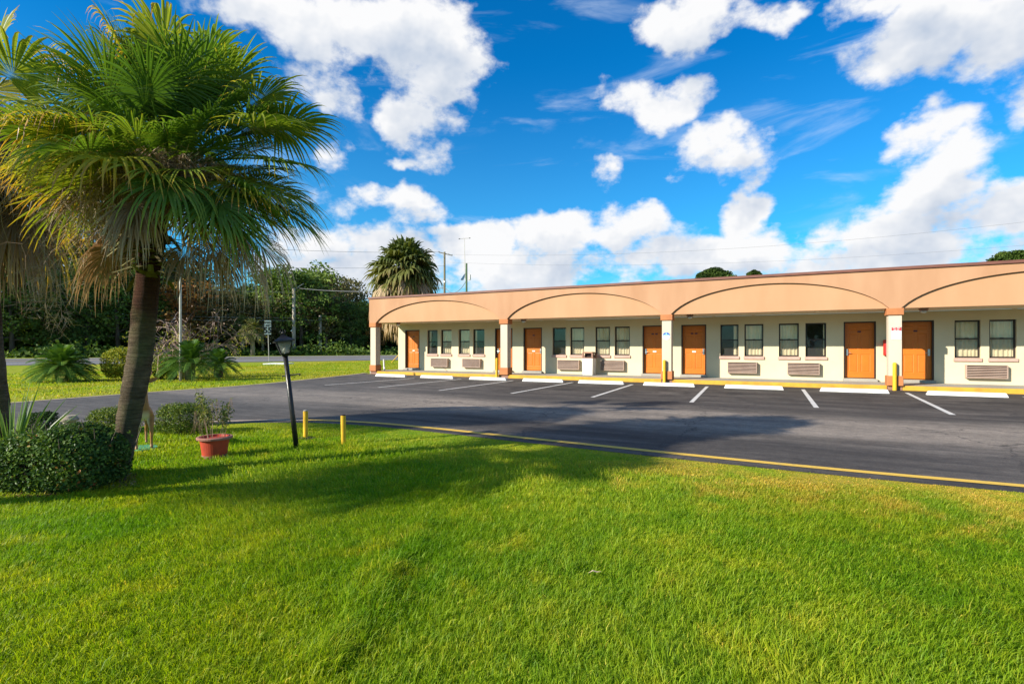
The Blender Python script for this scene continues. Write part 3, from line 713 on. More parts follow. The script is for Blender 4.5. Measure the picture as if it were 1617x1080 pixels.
def text(s, size, loc, m, name, parent, rot=(PI/2,0,0), bold=0.0, sx=1.0):
    c = bpy.data.curves.new('t', 'FONT'); c.body = s; c.size = size; c.align_x = 'CENTER'; c.align_y = 'CENTER'; c.extrude = .001; c.offset = bold
    o = bpy.data.objects.new('t', c); COL.objects.link(o); dg = bpy.context.evaluated_depsgraph_get(); me = bpy.data.meshes.new_from_object(o.evaluated_get(dg))
    bpy.data.objects.remove(o); me.transform(Matrix.Diagonal((sx,1,1,1))); me.materials.clear(); me.materials.append(m)
    me.transform(Matrix.Translation(Vector(loc)) @ Matrix.Rotation(rot[2],4,'Z') @ Matrix.Rotation(rot[0],4,'X'))
    me.transform(Matrix.Translation(-wloc(parent))); q = link(bpy.data.objects.new(name, me)); q.parent = parent; return q
m = MB(); cx = (sa.x+sb.x)/2; W = sb.x-sa.x; H = sa.z-sb.z
for k, (a, b) in enumerate(((-.36,-.08),(.04,.34))): m.box(cx+W*a, cx+W*b, 20.399, 20.402, sa.z-H*.095, sa.z-H*.06)
for a, b in ((-.28,-.04),(.04,.28)): m.box(cx+W*a, cx+W*b, 20.399, 20.402, sa.z-H*.235, sa.z-H*.185)
m.build('header_lettering', M['signwhite'], t); m = MB()
for k in range(6):
    a = random.uniform(-.4,-.1); b = random.uniform(.15,.42); m.box(cx+W*a, cx+W*b, 20.404, 20.407, sa.z-H*(.40+.09*k), sa.z-H*(.375+.09*k))
m.build('notice_lettering', M['greyink'], t)
# gable-end odds and ends: orange marker, white downpipe elbow, yellow guy guard
p = G(583.6, 587); p = Vector((-19.02, 20.85, 0))
t = thing('utility_marker', p, 'thin white stake with orange top beside the end pillar', 'marker')
MB().lathe(p, [(.03,0),(.03,.62)], 10).build('stake', M['signwhite'], t); MB().lathe(p, [(.042,.621),(.042,1.12),(.03,1.14)], 10).build('marker_cap', M['orange'], t)
p = Vector((-18.55, 21.25, 0)); t = thing('downpipe', p, 'white bent downpipe foot behind the end pillar', 'pipe')
MB().tube([p+Vector((-.06,0,.75)), p+Vector((-.04,0,.35)), p+Vector((.10,-.1,.03))], .045, 10).build('pipe', M['signwhite'], t)
a = G(617, 573.5); b = AT(628.5, 553, 24.2); d_ = math.hypot(a.x, a.y)
t = thing('guy_guard', a, 'leaning yellow guy-wire guard on the grass past the end wall', 'guy wire')
b = a+Vector((.9,.6,1.15)); MB().tube([a, b], .035, 8).build('guard', M['postyellow'], t); MB().tube([b, b+(b-a)*.9], .008, 5).build('wire', M['wire'], t)
# ------------------------------------------------------------------ plant materials
M['frond'] = leafmat('palm_frond', [(0,(.040,.10,.018)),(.28,(.105,.195,.026)),(.55,(.27,.31,.035)),(.76,(.52,.36,.035)),(.92,(.50,.25,.06)),(1,(.32,.20,.12))], .42, .40, 2.5, .22, .3)
M['oldfrond'] = leafmat('olive_frond', [(0,(.040,.065,.018)),(.35,(.085,.115,.028)),(.65,(.17,.17,.045)),(.85,(.26,.20,.07)),(1,(.24,.16,.09))], .55, .3, 1.2, .4, .2)
M['deadfrond'] = leafmat('dead_frond', [(0,(.14,.085,.045)),(.5,(.32,.21,.12)),(1,(.60,.45,.28))], .75, .22, 3, .5, .2, tr_col=(1.1,.9,.6))
M['stalk'] = leafmat('flower_stalk', [(0,(.12,.075,.045)),(.5,(.25,.175,.115)),(1,(.44,.34,.23))], .8, .1, 3, .4, .2)
M['boot'] = mat('leaf_base', (.16,.15,.035), (.08,.06,.02), 5, .8, .3, 50)
def trunk_mat():
    m, nt, b = newmat('palm_trunk'); tc = nt.new('ShaderNodeTexCoord'); P = tc.outputs['Object']
    st = nt.noise(nt.vmath('MULTIPLY', P, (2.2, 2.2, 26)), 2.2, 6, .7, .3); n2 = nt.noise(P, 6, 5, .65); n3 = nt.noise(P, 1.6, 2)
    sp = nt.new('ShaderNodeSeparateXYZ'); nt.link(P, sp.inputs[0])
    hi = nt.mapr(nt.math('ADD', sp.outputs[2], nt.math('MULTIPLY_ADD', n3.outputs[0], .8, -.4)), 1.35, 2.0, 0, 1, True)
    c = nt.mix(nt.mapr(n2.outputs[0], .35, .68), (.165,.125,.082), (.070,.053,.035))
    c = nt.mix(hi, c, (.070,.028,.016)); c = nt.mix(nt.mapr(n3.outputs[0], .52, .62, 0, .45), c, (.14,.16,.06))
    c = nt.mix(nt.mapr(st.outputs[0], .35, .62), nt.mix(1, c, (.55,.52,.5), 'MULTIPLY'), nt.mix(1, c, (1.2,1.2,1.18), 'MULTIPLY'))
    nt.link(c, b.inputs['Base Color']); b.inputs['Roughness'].default_value = .92; b.inputs['Specular IOR Level'].default_value = .15
    bp = nt.new('ShaderNodeBump'); bp.inputs['Strength'].default_value = 1.0; bp.inputs['Distance'].default_value = .04
    nt.link(st.outputs[0], bp.inputs['Height']); nt.link(bp.outputs[0], b.inputs['Normal']); return m
M['trunk'] = trunk_mat()
M['bark'] = mat('bark', (.14,.11,.08), (.07,.055,.04), 4, .9, .5, 20, streak=(1,1,.2))
M['palebark'] = mat('pale_bark', (.34,.30,.24), (.20,.17,.13), 4, .9, .5, 20, streak=(1,1,.2))
M['twig'] = leafmat('bare_twig', [(0,(.22,.14,.10)),(.5,(.42,.29,.22)),(1,(.58,.40,.32))], .8, 0, 1, .4, .2)
UP = Vector((0,0,1))
def rv(a=1.0): return Vector((random.uniform(-a,a), random.uniform(-a,a), random.uniform(-a,a)))
# ------------------------------------------------------------------ fan-palm frond
def fan_frond(mb, pm, p0, az, el, Lp, Lb, droop=.25, nseg=40, spread=125, tipdroop=.55, tint=(0.1,.3), tip=.25, curl=.0, wk=1.0, pw=.016, stations=7):
    d = Vector((math.cos(el)*math.sin(az), math.cos(el)*math.cos(az), math.sin(el)))
    pts = []; n = 6
    for i in range(n+1):
        s = i/n; pts.append(p0 + d*(Lp*s) - UP*(droop*Lp*s*s))
    T = (pts[-1]-pts[-2]).normalized()
    pm.tube(pts, [pw*1.5]+[pw*(1-.4*i/n) for i in range(1, n+1)], 4, False, a=random.uniform(*tint))
    S = T.cross(UP); S = S.normalized() if S.length > .05 else Vector((1,0,0)); S = (Matrix.Rotation(random.uniform(-.5,.5), 3, T) @ S)
    N = S.cross(T).normalized(); o = pts[-1]; base = random.uniform(*tint)
    for k in range(nseg):
        f = (k+.5)/nseg*2-1; ph = f*R(spread); L = Lb*(1-.42*abs(f)**1.6)*random.uniform(.9,1.06)
        org = o + T*(Lb*.22*(1-abs(f)**.8)) - UP*(Lb*.05*(1-abs(f)))
        cup = .22*(1-abs(f)) + curl
        dr = (T*math.cos(ph) + S*math.sin(ph) + N*(.10*math.sin(abs(ph))*1.4-.05)).normalized()
        w0 = 2*R(spread)/nseg*Lb*.40*1.10*wk
        td = tipdroop*random.uniform(.6,1.45); P = []; W = []; A = []
        bend = random.uniform(-.10,.10)
        for i in range(stations):
            s = i/(stations-1)
            g = td*max(0, s-.38)**1.7*1.6
            q = org + dr*(L*s*(1-.28*g)) - UP*(L*g*.62) + S*(bend*L*s*s)
            P.append(q); W.append(w0*(min(1, s/.42)*.94+.06)*(1 if s < .45 else max(.03, 1-(s-.45)/.55)**.8))
            A.append(min(1, base + tip*max(0, (s-.5)/.5)**1.3 + (k % 2)*.03 + random.uniform(-.02,.02)))
        side = dr.cross(N).normalized(); side = (side + N*random.uniform(-.35,.35)).normalized()
        mb.ribbon(P, W, side, .22 if k % 2 else -.22, N, A)
def wisp(mb, p0, az, L=1.5, up=.6, nb=22, nt_=10, fall=1.5, thick=.010, tlen=.28):
    d = Vector((math.sin(az), math.cos(az), 0)); pts = []
    for i in range(11):
        s = i/10; pts.append(p0 + d*(L*.55*s) + UP*(L*(up*s - fall*s*s)))
    mb.tube(pts, [thick*(1-.7*i/10) for i in range(11)], 4, False, a=random.uniform(.1,.5))
    for b in range(nb):
        s = .25+.75*b/nb; i = min(9, int(s*10)); q = pts[i].lerp(pts[i+1], s*10-i)
        bd = (d*.5 + rv(.9) - UP*.35).normalized(); bl = L*.26*random.uniform(.6,1.3); e = q + bd*bl - UP*(bl*.3)
        a0 = random.uniform(.2,1); m_ = q + bd*bl*.5
        mb.ribbon([q, m_, e], [.010,.008,.005], rv().cross(bd).normalized(), a=a0)
        for t in range(nt_):
            f = random.random(); z = q.lerp(m_, f*2) if f < .5 else m_.lerp(e, f*2-1)
            td = (bd*.3 + rv(1) - UP*.5).normalized(); l = tlen*random.uniform(.4,1.2)
            m2 = z + td*l*.5 + rv(.03); e2 = z + td*l + rv(.05) - UP*.05
            mb.ribbon([z, m2, e2], [.007,.006,.003], rv().cross(td).normalized(), a=min(1, a0+random.uniform(-.2,.3)))
def palm_trunk(mb, path, rads, n=20, rough=.02):
    k0 = len(mb.v); P = []; Rr = []
    for i in range(len(path)-1):
        for s in range(6):
            P.append(Vector(path[i]).lerp(Vector(path[i+1]), s/6)); Rr.append(rads[i]+(rads[i+1]-rads[i])*s/6)
    P.append(Vector(path[-1])); Rr.append(rads[-1])
    Rr = [r*(1+random.uniform(-rough, rough)*1.6) for r in Rr]
    mb.tube(P, Rr, n)
    for i in range(k0, len(mb.v)):
        v = mb.v[i]; c = random.uniform(-.004,.004); mb.v[i] = (v[0]+c, v[1]+random.uniform(-.004,.004), v[2]+c)
def boots(mb, p, r, n, axis, seed_up=.5, L=(.18,.4)):
    for k in range(n):
        az = random.uniform(0, 2*PI); z = random.uniform(-.34,.14); d = Vector((math.sin(az), math.cos(az), 0))
        q = p + axis*z + d*r*.9; l = random.uniform(*L); u0 = random.uniform(-.6,.45)
        side = d.cross(UP); pts = [q, q+d*l*.35+UP*l*.12, q+d*l*.75+UP*(u0*l*.4), q+d*l*1.0+UP*(u0*l)]
        mb.ribbon(pts, [.12,.085,.055,.045], side, .25, d, a=.3)
# ------------------------------------------------------------------ front cabbage palm
P0 = AT(184, 760, 5.60); P0.z = 0
bud = AT(268, 262, 5.62)
def front_palm():
    t = thing('cabbage_palm', P0, 'large leaning cabbage palm beside the leafy hedge, yellowing drooping fronds', 'palm tree')
    path = [(P0.x,P0.y,-.05)] + [tuple(AT(*q)) for q in ((190,735,5.60),(198,690,5.60),(207,640,5.60),(215,600,5.60),(222,560,5.60),(227,505,5.60),(232,450,5.61),(238,405,5.61),(246,368,5.62),(260,300,5.62))]
    tm = MB(); palm_trunk(tm, path, [.085,.10,.108,.114,.118,.120,.118,.114,.114,.105,.07]); tm.build('trunk', M['trunk'], t, smooth=True)
    bm_ = MB(); boots(bm_, AT(243,392,5.61), .105, 50, Vector((.1,0,1)), L=(.15,.36)); bm_.build('leaf_bases', M['boot'], t)
    cr = MB(); random.seed(21)
    n = 74; ga = PI*(3-math.sqrt(5))
    for k in range(n):
        f = k/(n-1)                                     # 0 young and upright, 1 old and hanging
        az = k*ga; el = R(86 - 88*f**1.05) + random.uniform(-.12,.12)
        p = bud + Vector((-.02*f, 0, -.20*f)) + Vector((math.sin(az), math.cos(az), 0))*.07*f
        Lp = random.uniform(.60,1.12)*(1-.14*f); old = max(0, f-.6)/.4
        fan_frond(cr, cr, p, az, el, Lp, random.uniform(.58,.76), droop=.03+.14*f, nseg=46, tipdroop=.18+.50*f, spread=134, wk=.8,
                  tint=(.06+.30*old, .28+.32*old), tip=.20+.50*old, stations=8)
    # the leaves that hang yellow and orange towards the lawn
    for azd, eld, L in ((188,22,.80),(206,32,.85),(172,8,.7),(228,16,.85),(150,2,.7),(120,-12,.80),(98,-16,.9),(84,-24,.8),(240,-6,.8),(235,58,1.25),(250,44,1.3),(262,66,1.2),(228,36,1.3),(246,24,1.2),(63,2,1.0),(75,-8,.95),(50,-6,.95),(92,-14,.85),(66,16,1.1),(110,-16,.75),(38,0,.95),(10,78,1.4),(130,80,1.4),(250,84,1.5),(70,72,1.35),(200,74,1.35),(300,70,1.35),(280,60,1.3),(238,70,1.3),(255,52,1.35),(222,62,1.2),(243,80,1.2),(63,48,1.3),(58,34,1.35),(70,60,1.25),(48,40,1.2),(80,28,1.2)):
        fan_frond(cr, cr, bud+Vector((0,0,-.05)), R(azd), R(eld), L, .74, droop=.18, nseg=40, tipdroop=.62 if azd < 120 or azd > 236 else .95, spread=118, tint=(.38,.60) if 120 < azd < 236 else (.12,.36), tip=.42, stations=8)
    cr.build('crown', M['frond'], t)
    dm = MB()
    for k in range(15):
        az = k*2.1+random.uniform(-.3,.3)
        fan_frond(dm, dm, bud+Vector((0,0,-.22)), az, R(random.uniform(-40,0)), random.uniform(.5,.85), random.uniform(.42,.56), droop=.3, nseg=30, tipdroop=1.15, spread=72, tint=(.0,.55), tip=.35, curl=-.2, wk=1.1)
    for azd, eld, L in ((63,-22,1.0),(74,-30,.95),(56,-34,.85),(88,-38,.8),(98,-30,.75)):
        fan_frond(dm, dm, bud+Vector((0,0,-.15)), R(azd), R(eld), L, .60, droop=.25, nseg=34, tipdroop=1.4, spread=95, tint=(.4,.9), tip=.3, curl=-.1, wk=.7)
    dm.build('dead_fronds', M['deadfrond'], t)
    wm = MB()
    for azd, L in ((255,1.6),(240,1.7),(248,1.9),(232,1.8),(218,1.5),(270,1.6),(250,1.5),(235,1.3),(262,1.7),(225,1.4),(275,1.3),(200,1.1),(90,1.1),(110,1.0),(60,1.2),(130,.9),(170,.9),(245,1.1)):
        wisp(wm, bud+Vector((0,0,-.05)), R(azd), L, random.uniform(.25,.6), 32, 15, random.uniform(.55,.95))
    wm.build('flower_stalks', M['stalk'], t)
front_palm()
# a third one stands nearer, just outside the frame: its crown shades the lawn
def near_palm():
    b0 = Vector((-8.2, .1, 0)); bd = Vector((-8.36, -2.04, 4.6)); random.seed(8)
    t = thing('cabbage_palm', b0, 'cabbage palm just outside the frame at left whose crown shades the foreground lawn', 'palm tree')
    tm = MB(); palm_trunk(tm, [tuple(b0-UP*.05), (-8.25,-.7,1.5), (-8.3,-1.5,3.0), (-8.36,-2.0,4.4)], [.14,.13,.12,.11]); tm.build('trunk', M['trunk'], t, smooth=True); cr = MB()
    for k in range(52):
        f = k/51; az = k*2.399+1; el = R(84-125*f)
        fan_frond(cr, cr, bd-UP*.2*f, az, el, random.uniform(.35,.75), random.uniform(.55,.75), droop=.05+.2*f, nseg=34, tipdroop=.3+.6*f, tint=(.1+.2*f,.3+.3*f), tip=.3, spread=125, stations=6)
    cr.build('crown', M['frond'], t)
near_palm()
# second palm, half outside the frame on the left
def left_palm():
    b0 = AT(-14, 690, 8.0); b0.z = 0; bd = AT(-45, 200, 7.3)
    t = thing('cabbage_palm', b0, 'shaggy cabbage palm cut off by the left edge, hung with dead brown fronds', 'palm tree')
    tm = MB(); palm_trunk(tm, [(b0.x,b0.y,-.05), tuple(AT(-10,640,8.0)), tuple(AT(-14,560,8.0)), tuple(AT(-20,450,8.0)), tuple(AT(-16,330,7.7)), tuple(AT(2,210,7.35))], [.22,.19,.15,.14,.14,.13]); tm.build('trunk', M['trunk'], t, smooth=True)
    cr = MB(); n = 11; random.seed(5)
    for k in range(n):
        f = k/(n-1); az = k*2.399+.5; el = R(80-95*f**.85)
        fan_frond(cr, cr, bd+Vector((0,0,-.1*f)), az, el, random.uniform(.9,1.35), random.uniform(.9,1.1), droop=.10+.25*f, nseg=34, tipdroop=.5+.8*f, tint=(.35+.2*f,.60+.25*f), tip=.35, spread=118)
    cr.build('crown', M['frond'], t)
    dm = MB()
    for k in range(54):
        az = k*2.399
        fan_frond(dm, dm, bd+Vector((0,0,-.25)), az, R(random.uniform(-68,38)), random.uniform(.6,.95), random.uniform(.7,.95), droop=.35, nseg=28, tipdroop=1.2, spread=75, tint=(.0,.6), tip=.4, curl=-.2, wk=1.1)
    dm.build('dead_fronds', M['deadfrond'], t)
    wm = MB()
    for k in range(34):
        wisp(wm, bd+Vector((0,0,-.05)), R(10+k*6.5), random.uniform(1.3,2.4), random.uniform(.2,.7), 34, 15, random.uniform(.6,1.2), tlen=.36)
    wm.build('flower_stalks', M['stalk'], t)
    # the long pale stalk that hangs almost to the sign
    wm = MB()
    for px, py, dp in ((70,410,7.2),(95,425,7.3)):
        q = AT(px, py, dp)
        pts = [bd+Vector((0,0,-.1)), bd.lerp(q,.5)+Vector((0,0,.35)), q+Vector((0,0,.25)), q-Vector((0,0,.25)), q-Vector((-.05,0,.75))]
        wm.tube(pts, [.012,.010,.008,.006,.003], 4, False, a=.6)
        for b in range(46):
            s = .45+.55*b/46; i = min(3, int(s*4)); z = pts[i].lerp(pts[i+1], s*4-i); a0 = random.uniform(.5,1)
            dd = (rv(1)-UP*.3).normalized(); l = random.uniform(.12,.42); e = z+dd*l-UP*.06
            wm.ribbon([z, z+dd*l*.5, e], [.006,.005,.003], rv().cross(dd).normalized(), a=a0)
            for tt in range(7):
                y = z.lerp(e, random.random()); d2 = (dd+rv(1)).normalized(); l2 = random.uniform(.05,.2)
                wm.ribbon([y, y+d2*l2*.5+rv(.02), y+d2*l2], [.004,.0035,.0015], rv().cross(d2).normalized(), a=a0)
    wm.build('hanging_stalk', M['stalk'], t)
left_palm()
# palm rising behind the motel's end
def back_palm_at(name, base, h, R_, lab, seed=3, dead=16, group=None, nf=40):
    random.seed(seed); b0 = Vector(base); bd = b0+UP*h
    t = thing(name, b0, lab, 'palm tree', group)
    tm = MB(); tm.tube([b0-UP*.1, b0+UP*h*.5, bd-UP*.3], [R_*.13,R_*.11,R_*.10], 10); tm.build('trunk', M['palebark'], t, smooth=True)
    cr = MB()
    for k in range(nf):
        f = k/(nf-1); az = k*2.399; el = R(85-118*f**.9)
        fan_frond(cr, cr, bd+UP*(-.08*R_*f), az, el, R_*random.uniform(.34,.46), R_*random.uniform(.42,.52), droop=.12+.25*f, nseg=16, tipdroop=.5+.8*f, tint=(.2+.2*f,.55+.3*f), tip=.25, stations=4, wk=1.5, pw=.03, spread=115)
    cr.build('crown', M['oldfrond'], t)
    if dead:
        dm = MB()
        for k in range(dead*2):
            fan_frond(dm, dm, bd-UP*.15*R_*random.random()*3, k*2.399, R(random.uniform(-80,-10)), R_*.5, R_*.50, droop=.3, nseg=12, tipdroop=1.6, spread=75, tint=(.2,.9), tip=.3, stations=4, wk=1.4, pw=.03)
        dm.build('dead_fronds', M['deadfrond'], t)
        wm = MB()
        for k in range(10): wisp(wm, bd, k*2.1, R_*random.uniform(.6,1.1), .3, 12, 5, 1.1, .03, R_*.12)
        for r_ in range(0): pass
        wm.build('flower_stalks', M['stalk'], t)
    return t
bp_ = AT(639, 470, 34.0)
back_palm_at('cabbage_palm', (bp_.x, bp_.y, 0), 1.4+(548-424)/F*34, 2.9, 'round shaggy cabbage palm rising behind the left end of the motel roof', nf=100, dead=46)
# ------------------------------------------------------------------ leafy shrubs
def leaves(mb, pts, size, nrm=None, jitter=1.0, tint=(0,1), asp=.5, up=0.0):
    # pts Nx3, one folded leaf (two triangles-ish quads) each, vectorised
    n = len(pts); a = rng.normal(size=(n,3)); a[:,2] = a[:,2]*.7+up; a /= np.linalg.norm(a, axis=1)[:,None]
    b = rng.normal(size=(n,3))
    if nrm is not None: b = np.cross(a, nrm+rng.normal(size=(n,3))*jitter*.6)
    else: b = np.cross(a, b)
    b /= np.linalg.norm(b, axis=1)[:,None]+1e-9; c = np.cross(a, b)
    s = size*rng.uniform(.6,1.25,n)[:,None]
    v0 = pts - a*s*.5; v2 = pts + a*s*.5; v1 = pts + b*s*asp*.5 - c*s*.08; v3 = pts - b*s*asp*.5 - c*s*.08
    V = np.stack([v0,v1,v2,v3], 1).reshape(-1,3); k = len(mb.v)
    mb.v.extend(map(tuple, V.tolist())); mb.f.extend([(k+4*i, k+4*i+1, k+4*i+2, k+4*i+3) for i in range(n)])
    t = np.repeat(rng.uniform(tint[0], tint[1], n), 4); mb.a.extend(t.tolist())
def lumpy(n, c, r, lumps=14, shell=.55, flat=.0, seed=1, bottom=-1.0):
    # points through the volume of a lumpy bush, thickest near the outside
    g = np.random.default_rng(seed); L = g.normal(size=(lumps,3)); L /= np.linalg.norm(L, axis=1)[:,None]; amp = g.uniform(-.20,.22,lumps)
    d = g.normal(size=(n*2,3)); d /= np.linalg.norm(d, axis=1)[:,None]; d = d[d[:,2] > bottom][:n]
    sc = 1+ (np.exp((d@L.T-1)*7)*amp).sum(1)+g.normal(size=len(d))*.03
    sc = np.clip(sc, .86, 1.13); rad = (shell + (1-shell)*g.random(len(d))**.6)*sc/1.06
    sq = np.sign(d)*np.abs(d)**(1-flat)
    P = np.array(c)+sq*rad[:,None]*np.array(r); return P, d
def shrub_mat(name, stops, **k): return leafmat(name, stops, k.get('rough', .42), .24, 3.0, .35, .14)
M['hedge'] = shrub_mat('hedge_leaf', [(0,(.026,.062,.016)),(.5,(.065,.125,.024)),(.93,(.15,.23,.04)),(.96,(.34,.18,.03)),(1,(.40,.08,.04))])
M['bush'] = shrub_mat('bush_leaf', [(0,(.035,.075,.014)),(.6,(.11,.17,.025)),(1,(.26,.29,.04))], rough=.5)
M['goldbush'] = shrub_mat('gold_leaf', [(0,(.05,.09,.012)),(.5,(.22,.26,.02)),(1,(.42,.36,.03))], rough=.5)
def shrub(name, c, r, n, size, m, label, cat='shrub', seed=1, flat=.25, tint=(0,1), group=None, extra=None, asp=.5):
    base = Vector((c[0], c[1], 0)); t = thing(name, base, label, cat, group)
    mb = MB(); P, d = lumpy(n, c, r, seed=seed, flat=flat, bottom=-.9); P[:,2] = np.maximum(P[:,2], .015)
    leaves(mb, P, size, d, tint=tint, asp=asp)
    if extra: extra(mb)
    mb.build('foliage', m, t)
    tw = MB(); random.seed(seed)
    for k in range(16):
        e = Vector(c)+Vector((random.uniform(-1,1)*r[0]*.8, random.uniform(-1,1)*r[1]*.8, random.uniform(-.2,.8)*r[2])); 
        tw.tube([base+rv(.06)*Vector((1,1,0)), base.lerp(e,.5)+rv(.04), e], [.014,.008,.003], 4, False)
    tw.build('branches', M['bark'], t); return t
# foreground hedge: a rounded-box mass with a lumpy clipped face
def hedge():
    a = AT(-45, 780, 4.90); b = AT(136, 780, 4.80); a.z = b.z = 0
    ax = (b-a).normalized(); ay = Vector((-ax.y, ax.x, 0)); c = (a+b)/2 + ay*.28; L = (b-a).length/2
    t = thing('hedge', (c.x, c.y, 0), 'dense glossy dark green hedge with a few red leaves at the palm trunk foot', 'hedge')
    n = 30000; P, d = lumpy(n, (0,0,.255), (L+.03,.36,.285), lumps=40, shell=.70, flat=.33, seed=4, bottom=-.85)
    P[:,2] = np.maximum(P[:,2], .01)
    rot = np.array([[ax.x,ax.y,0],[ay.x,ay.y,0],[0,0,1]]); Pw = P@rot + np.array(c); dw = d@rot
    Pw[:,2] *= 1+.10*np.sin(P[:,0]*3.1+1.0)+.05*np.sin(P[:,0]*9)
    mb = MB(); leaves(mb, Pw, .036, dw, tint=(0,1), asp=.62, jitter=.8)
    for k in range(60):                                    # shoots standing proud of the top
        x = random.uniform(-L,L); y = random.uniform(-.35,.35); q = c+ax*x+ay*y; q.z = .51+random.uniform(-.02,.06)
        pts = np.array([[q.x+random.gauss(0,.02), q.y+random.gauss(0,.02), q.z+random.uniform(-.06,.05)] for _ in range(9)]); leaves(mb, pts, .036, None, tint=(.4,.95), asp=.6)
    mb.build('foliage', M['hedge'], t)
    tw = MB()
    for k in range(70):
        x = random.uniform(-L,L)*.95; q = c+ax*x+ay*random.uniform(-.2,.2); e = q+rv(.25)+UP*.45
        tw.tube([q, q.lerp(e,.5)+rv(.04), e], [.010,.007,.003], 4, False)
    tw.build('branches', M['bark'], t)
hedge()
def bush_at(px0, px1, ytop, ybase, label, n, size, m, seed, deepk=.8, **k):
    c = G((px0+px1)/2, ybase); dep = F*CAMZ/(ybase-HOR); w = (px1-px0)/F*dep/2; w_ = w
    h = CAMZ-(ytop-HOR)*(dep+w*.3)/F; f = Vector((-SY, CY, 0)); c = c+f*w*deepk*.8
    return shrub('shrub', (c.x, c.y, h*.50), (w, w*deepk+.05, h*.52), n, size, m, label, seed=seed, **k)
bush_at(122, 200, 643, 688, 'low rounded shrub behind the hedge, partly behind the palm trunk', 5200, .034, M['bush'], 7, tint=(.2,1))
bush_at(232, 313, 636, 690, 'round clipped green shrub between palm trunk and potted plant', 7000, .034, M['bush'], 8)
bush_at(28, 74, 648, 690, 'dark shrub behind the spiky plant at the left edge', 3000, .034, M['hedge'], 9, tint=(0,.5))
bush_at(80, 112, 667, 700, 'small low shrub beside the stone urn', 1500, .032, M['hedge'], 10, tint=(0,.6))
bush_at(148, 212, 547, 601, 'golden yellow-green bush on the far lawn behind the palm trunk', 5000, .10, M['goldbush'], 12, flat=.1)
bush_at(236, 262, 560, 600, 'small yellow-green shrub just right of the leaning palm trunk', 1600, .09, M['goldbush'], 13, tint=(0,.6))
# ------------------------------------------------------------------ cycads
M['cycad'] = leafmat('cycad_leaf', [(0,(.030,.080,.016)),(.5,(.080,.17,.025)),(.85,(.20,.31,.04)),(1,(.38,.36,.08))], .6, .25, 2, .3, .12)
def cycad(px, pyb, w_px, ytop, label, seed, nf=46, heads=1, gold=0.0):
    random.seed(seed); b0 = G(px, pyb); dep = F*CAMZ/(pyb-HOR); Rw = w_px/F*dep/2; htop = CAMZ-(ytop-HOR)*dep/F
    t = thing('cycad', b0, label, 'cycad', 'sago palms on the far lawn')
    tk = MB(); cr = MB(); th = htop*.42
    for hd in range(heads):
        off = Vector((0,0,0)) if hd == 0 else Vector((random.choice((-1,1))*Rw*.28, .2, -th*.3))
        top = b0+off+UP*th
        tk.tube([b0-UP*.03, b0+off*.6+UP*th*.4, top], [.17,.21,.17], 10)
        for k in range(nf):
            f = k/(nf-1); az = k*2.399; el = R(78-88*f); L = Rw*(1.02+.1*random.random())
            d = Vector((math.cos(el)*math.sin(az), math.cos(el)*math.cos(az), math.sin(el))); pts = []
            for i in range(9):
                s = i/8; pts.append(top + d*L*s*(1-.12*s) - UP*(L*(.18+.42*(1-f)*0+.30*math.cos(el))*s*s))
            cr.tube(pts, [.014]*8+[.005], 3, False, a=.7)
            for i in range(36):
                s = .15+.85*i/36; j = min(7, int(s*8)); q = pts[j].lerp(pts[j+1], s*8-j); T = (pts[j+1]-pts[j]).normalized()
                S = T.cross(UP); S = S.normalized() if S.length > .1 else Vector((1,0,0)); N = S.cross(T)
                ll = .27*math.sin(PI*min(1,(s*.92+.08)))**.6*(Rw/1.3)
                for sg in (-1, 1):
                    dl = (S*sg+T*.55+N*.28).normalized(); e = q+dl*ll
                    cr.ribbon([q, e], [.022,.008], T, a=min(1, .15+gold*.5+.5*f*random.random()+.25*(k % 3 == 0)))
    tk.build('trunk', M['bark'], t); cr.build('crown', M['cycad'], t)
cycad(97, 603, 106, 546, 'sago palm alone on the far lawn at left, stout trunk', 1, 54, 2, .3)
cycad(300, 601, 106, 534, 'largest sago palm, behind the pale pole on the far lawn', 2, 50, 1)
cycad(345, 596, 76, 548, 'smaller dark sago palm, rightmost of the far lawn group', 3, 42, 1)
cycad(272, 598, 50, 558, 'small sago palm squeezed behind the palm trunk and pale pole', 4, 30, 1)
# spiky plant at the left edge
def spiky():
    b0 = AT(18, 720, 5.9); b0.z = 0; t = thing('spiky_plant', b0, 'clump of upright pale green sword leaves behind the hedge at the left edge', 'plant'); mb = MB(); random.seed(6)
    for k in range(46):
        az = random.uniform(0, 2*PI); el = R(random.uniform(48,84)); L = random.uniform(.65,1.05)
        d = Vector((math.cos(el)*math.sin(az), math.cos(el)*math.cos(az), math.sin(el))); pts = [b0+d*L*s-UP*(.18*L*s*s*math.cos(el)) for s in (0,.25,.5,.75,1)]
        mb.ribbon(pts, [.028,.034,.028,.018,.003], d.cross(rv()).normalized(), .2, d.cross(UP).normalized(), a=random.uniform(.15,.9))
    mb.build('leaves', leafmat('sword_leaf', [(0,(.04,.10,.02)),(.6,(.14,.24,.04)),(1,(.30,.38,.09))], .4, .3, 2, .3, .5), t)
spiky()
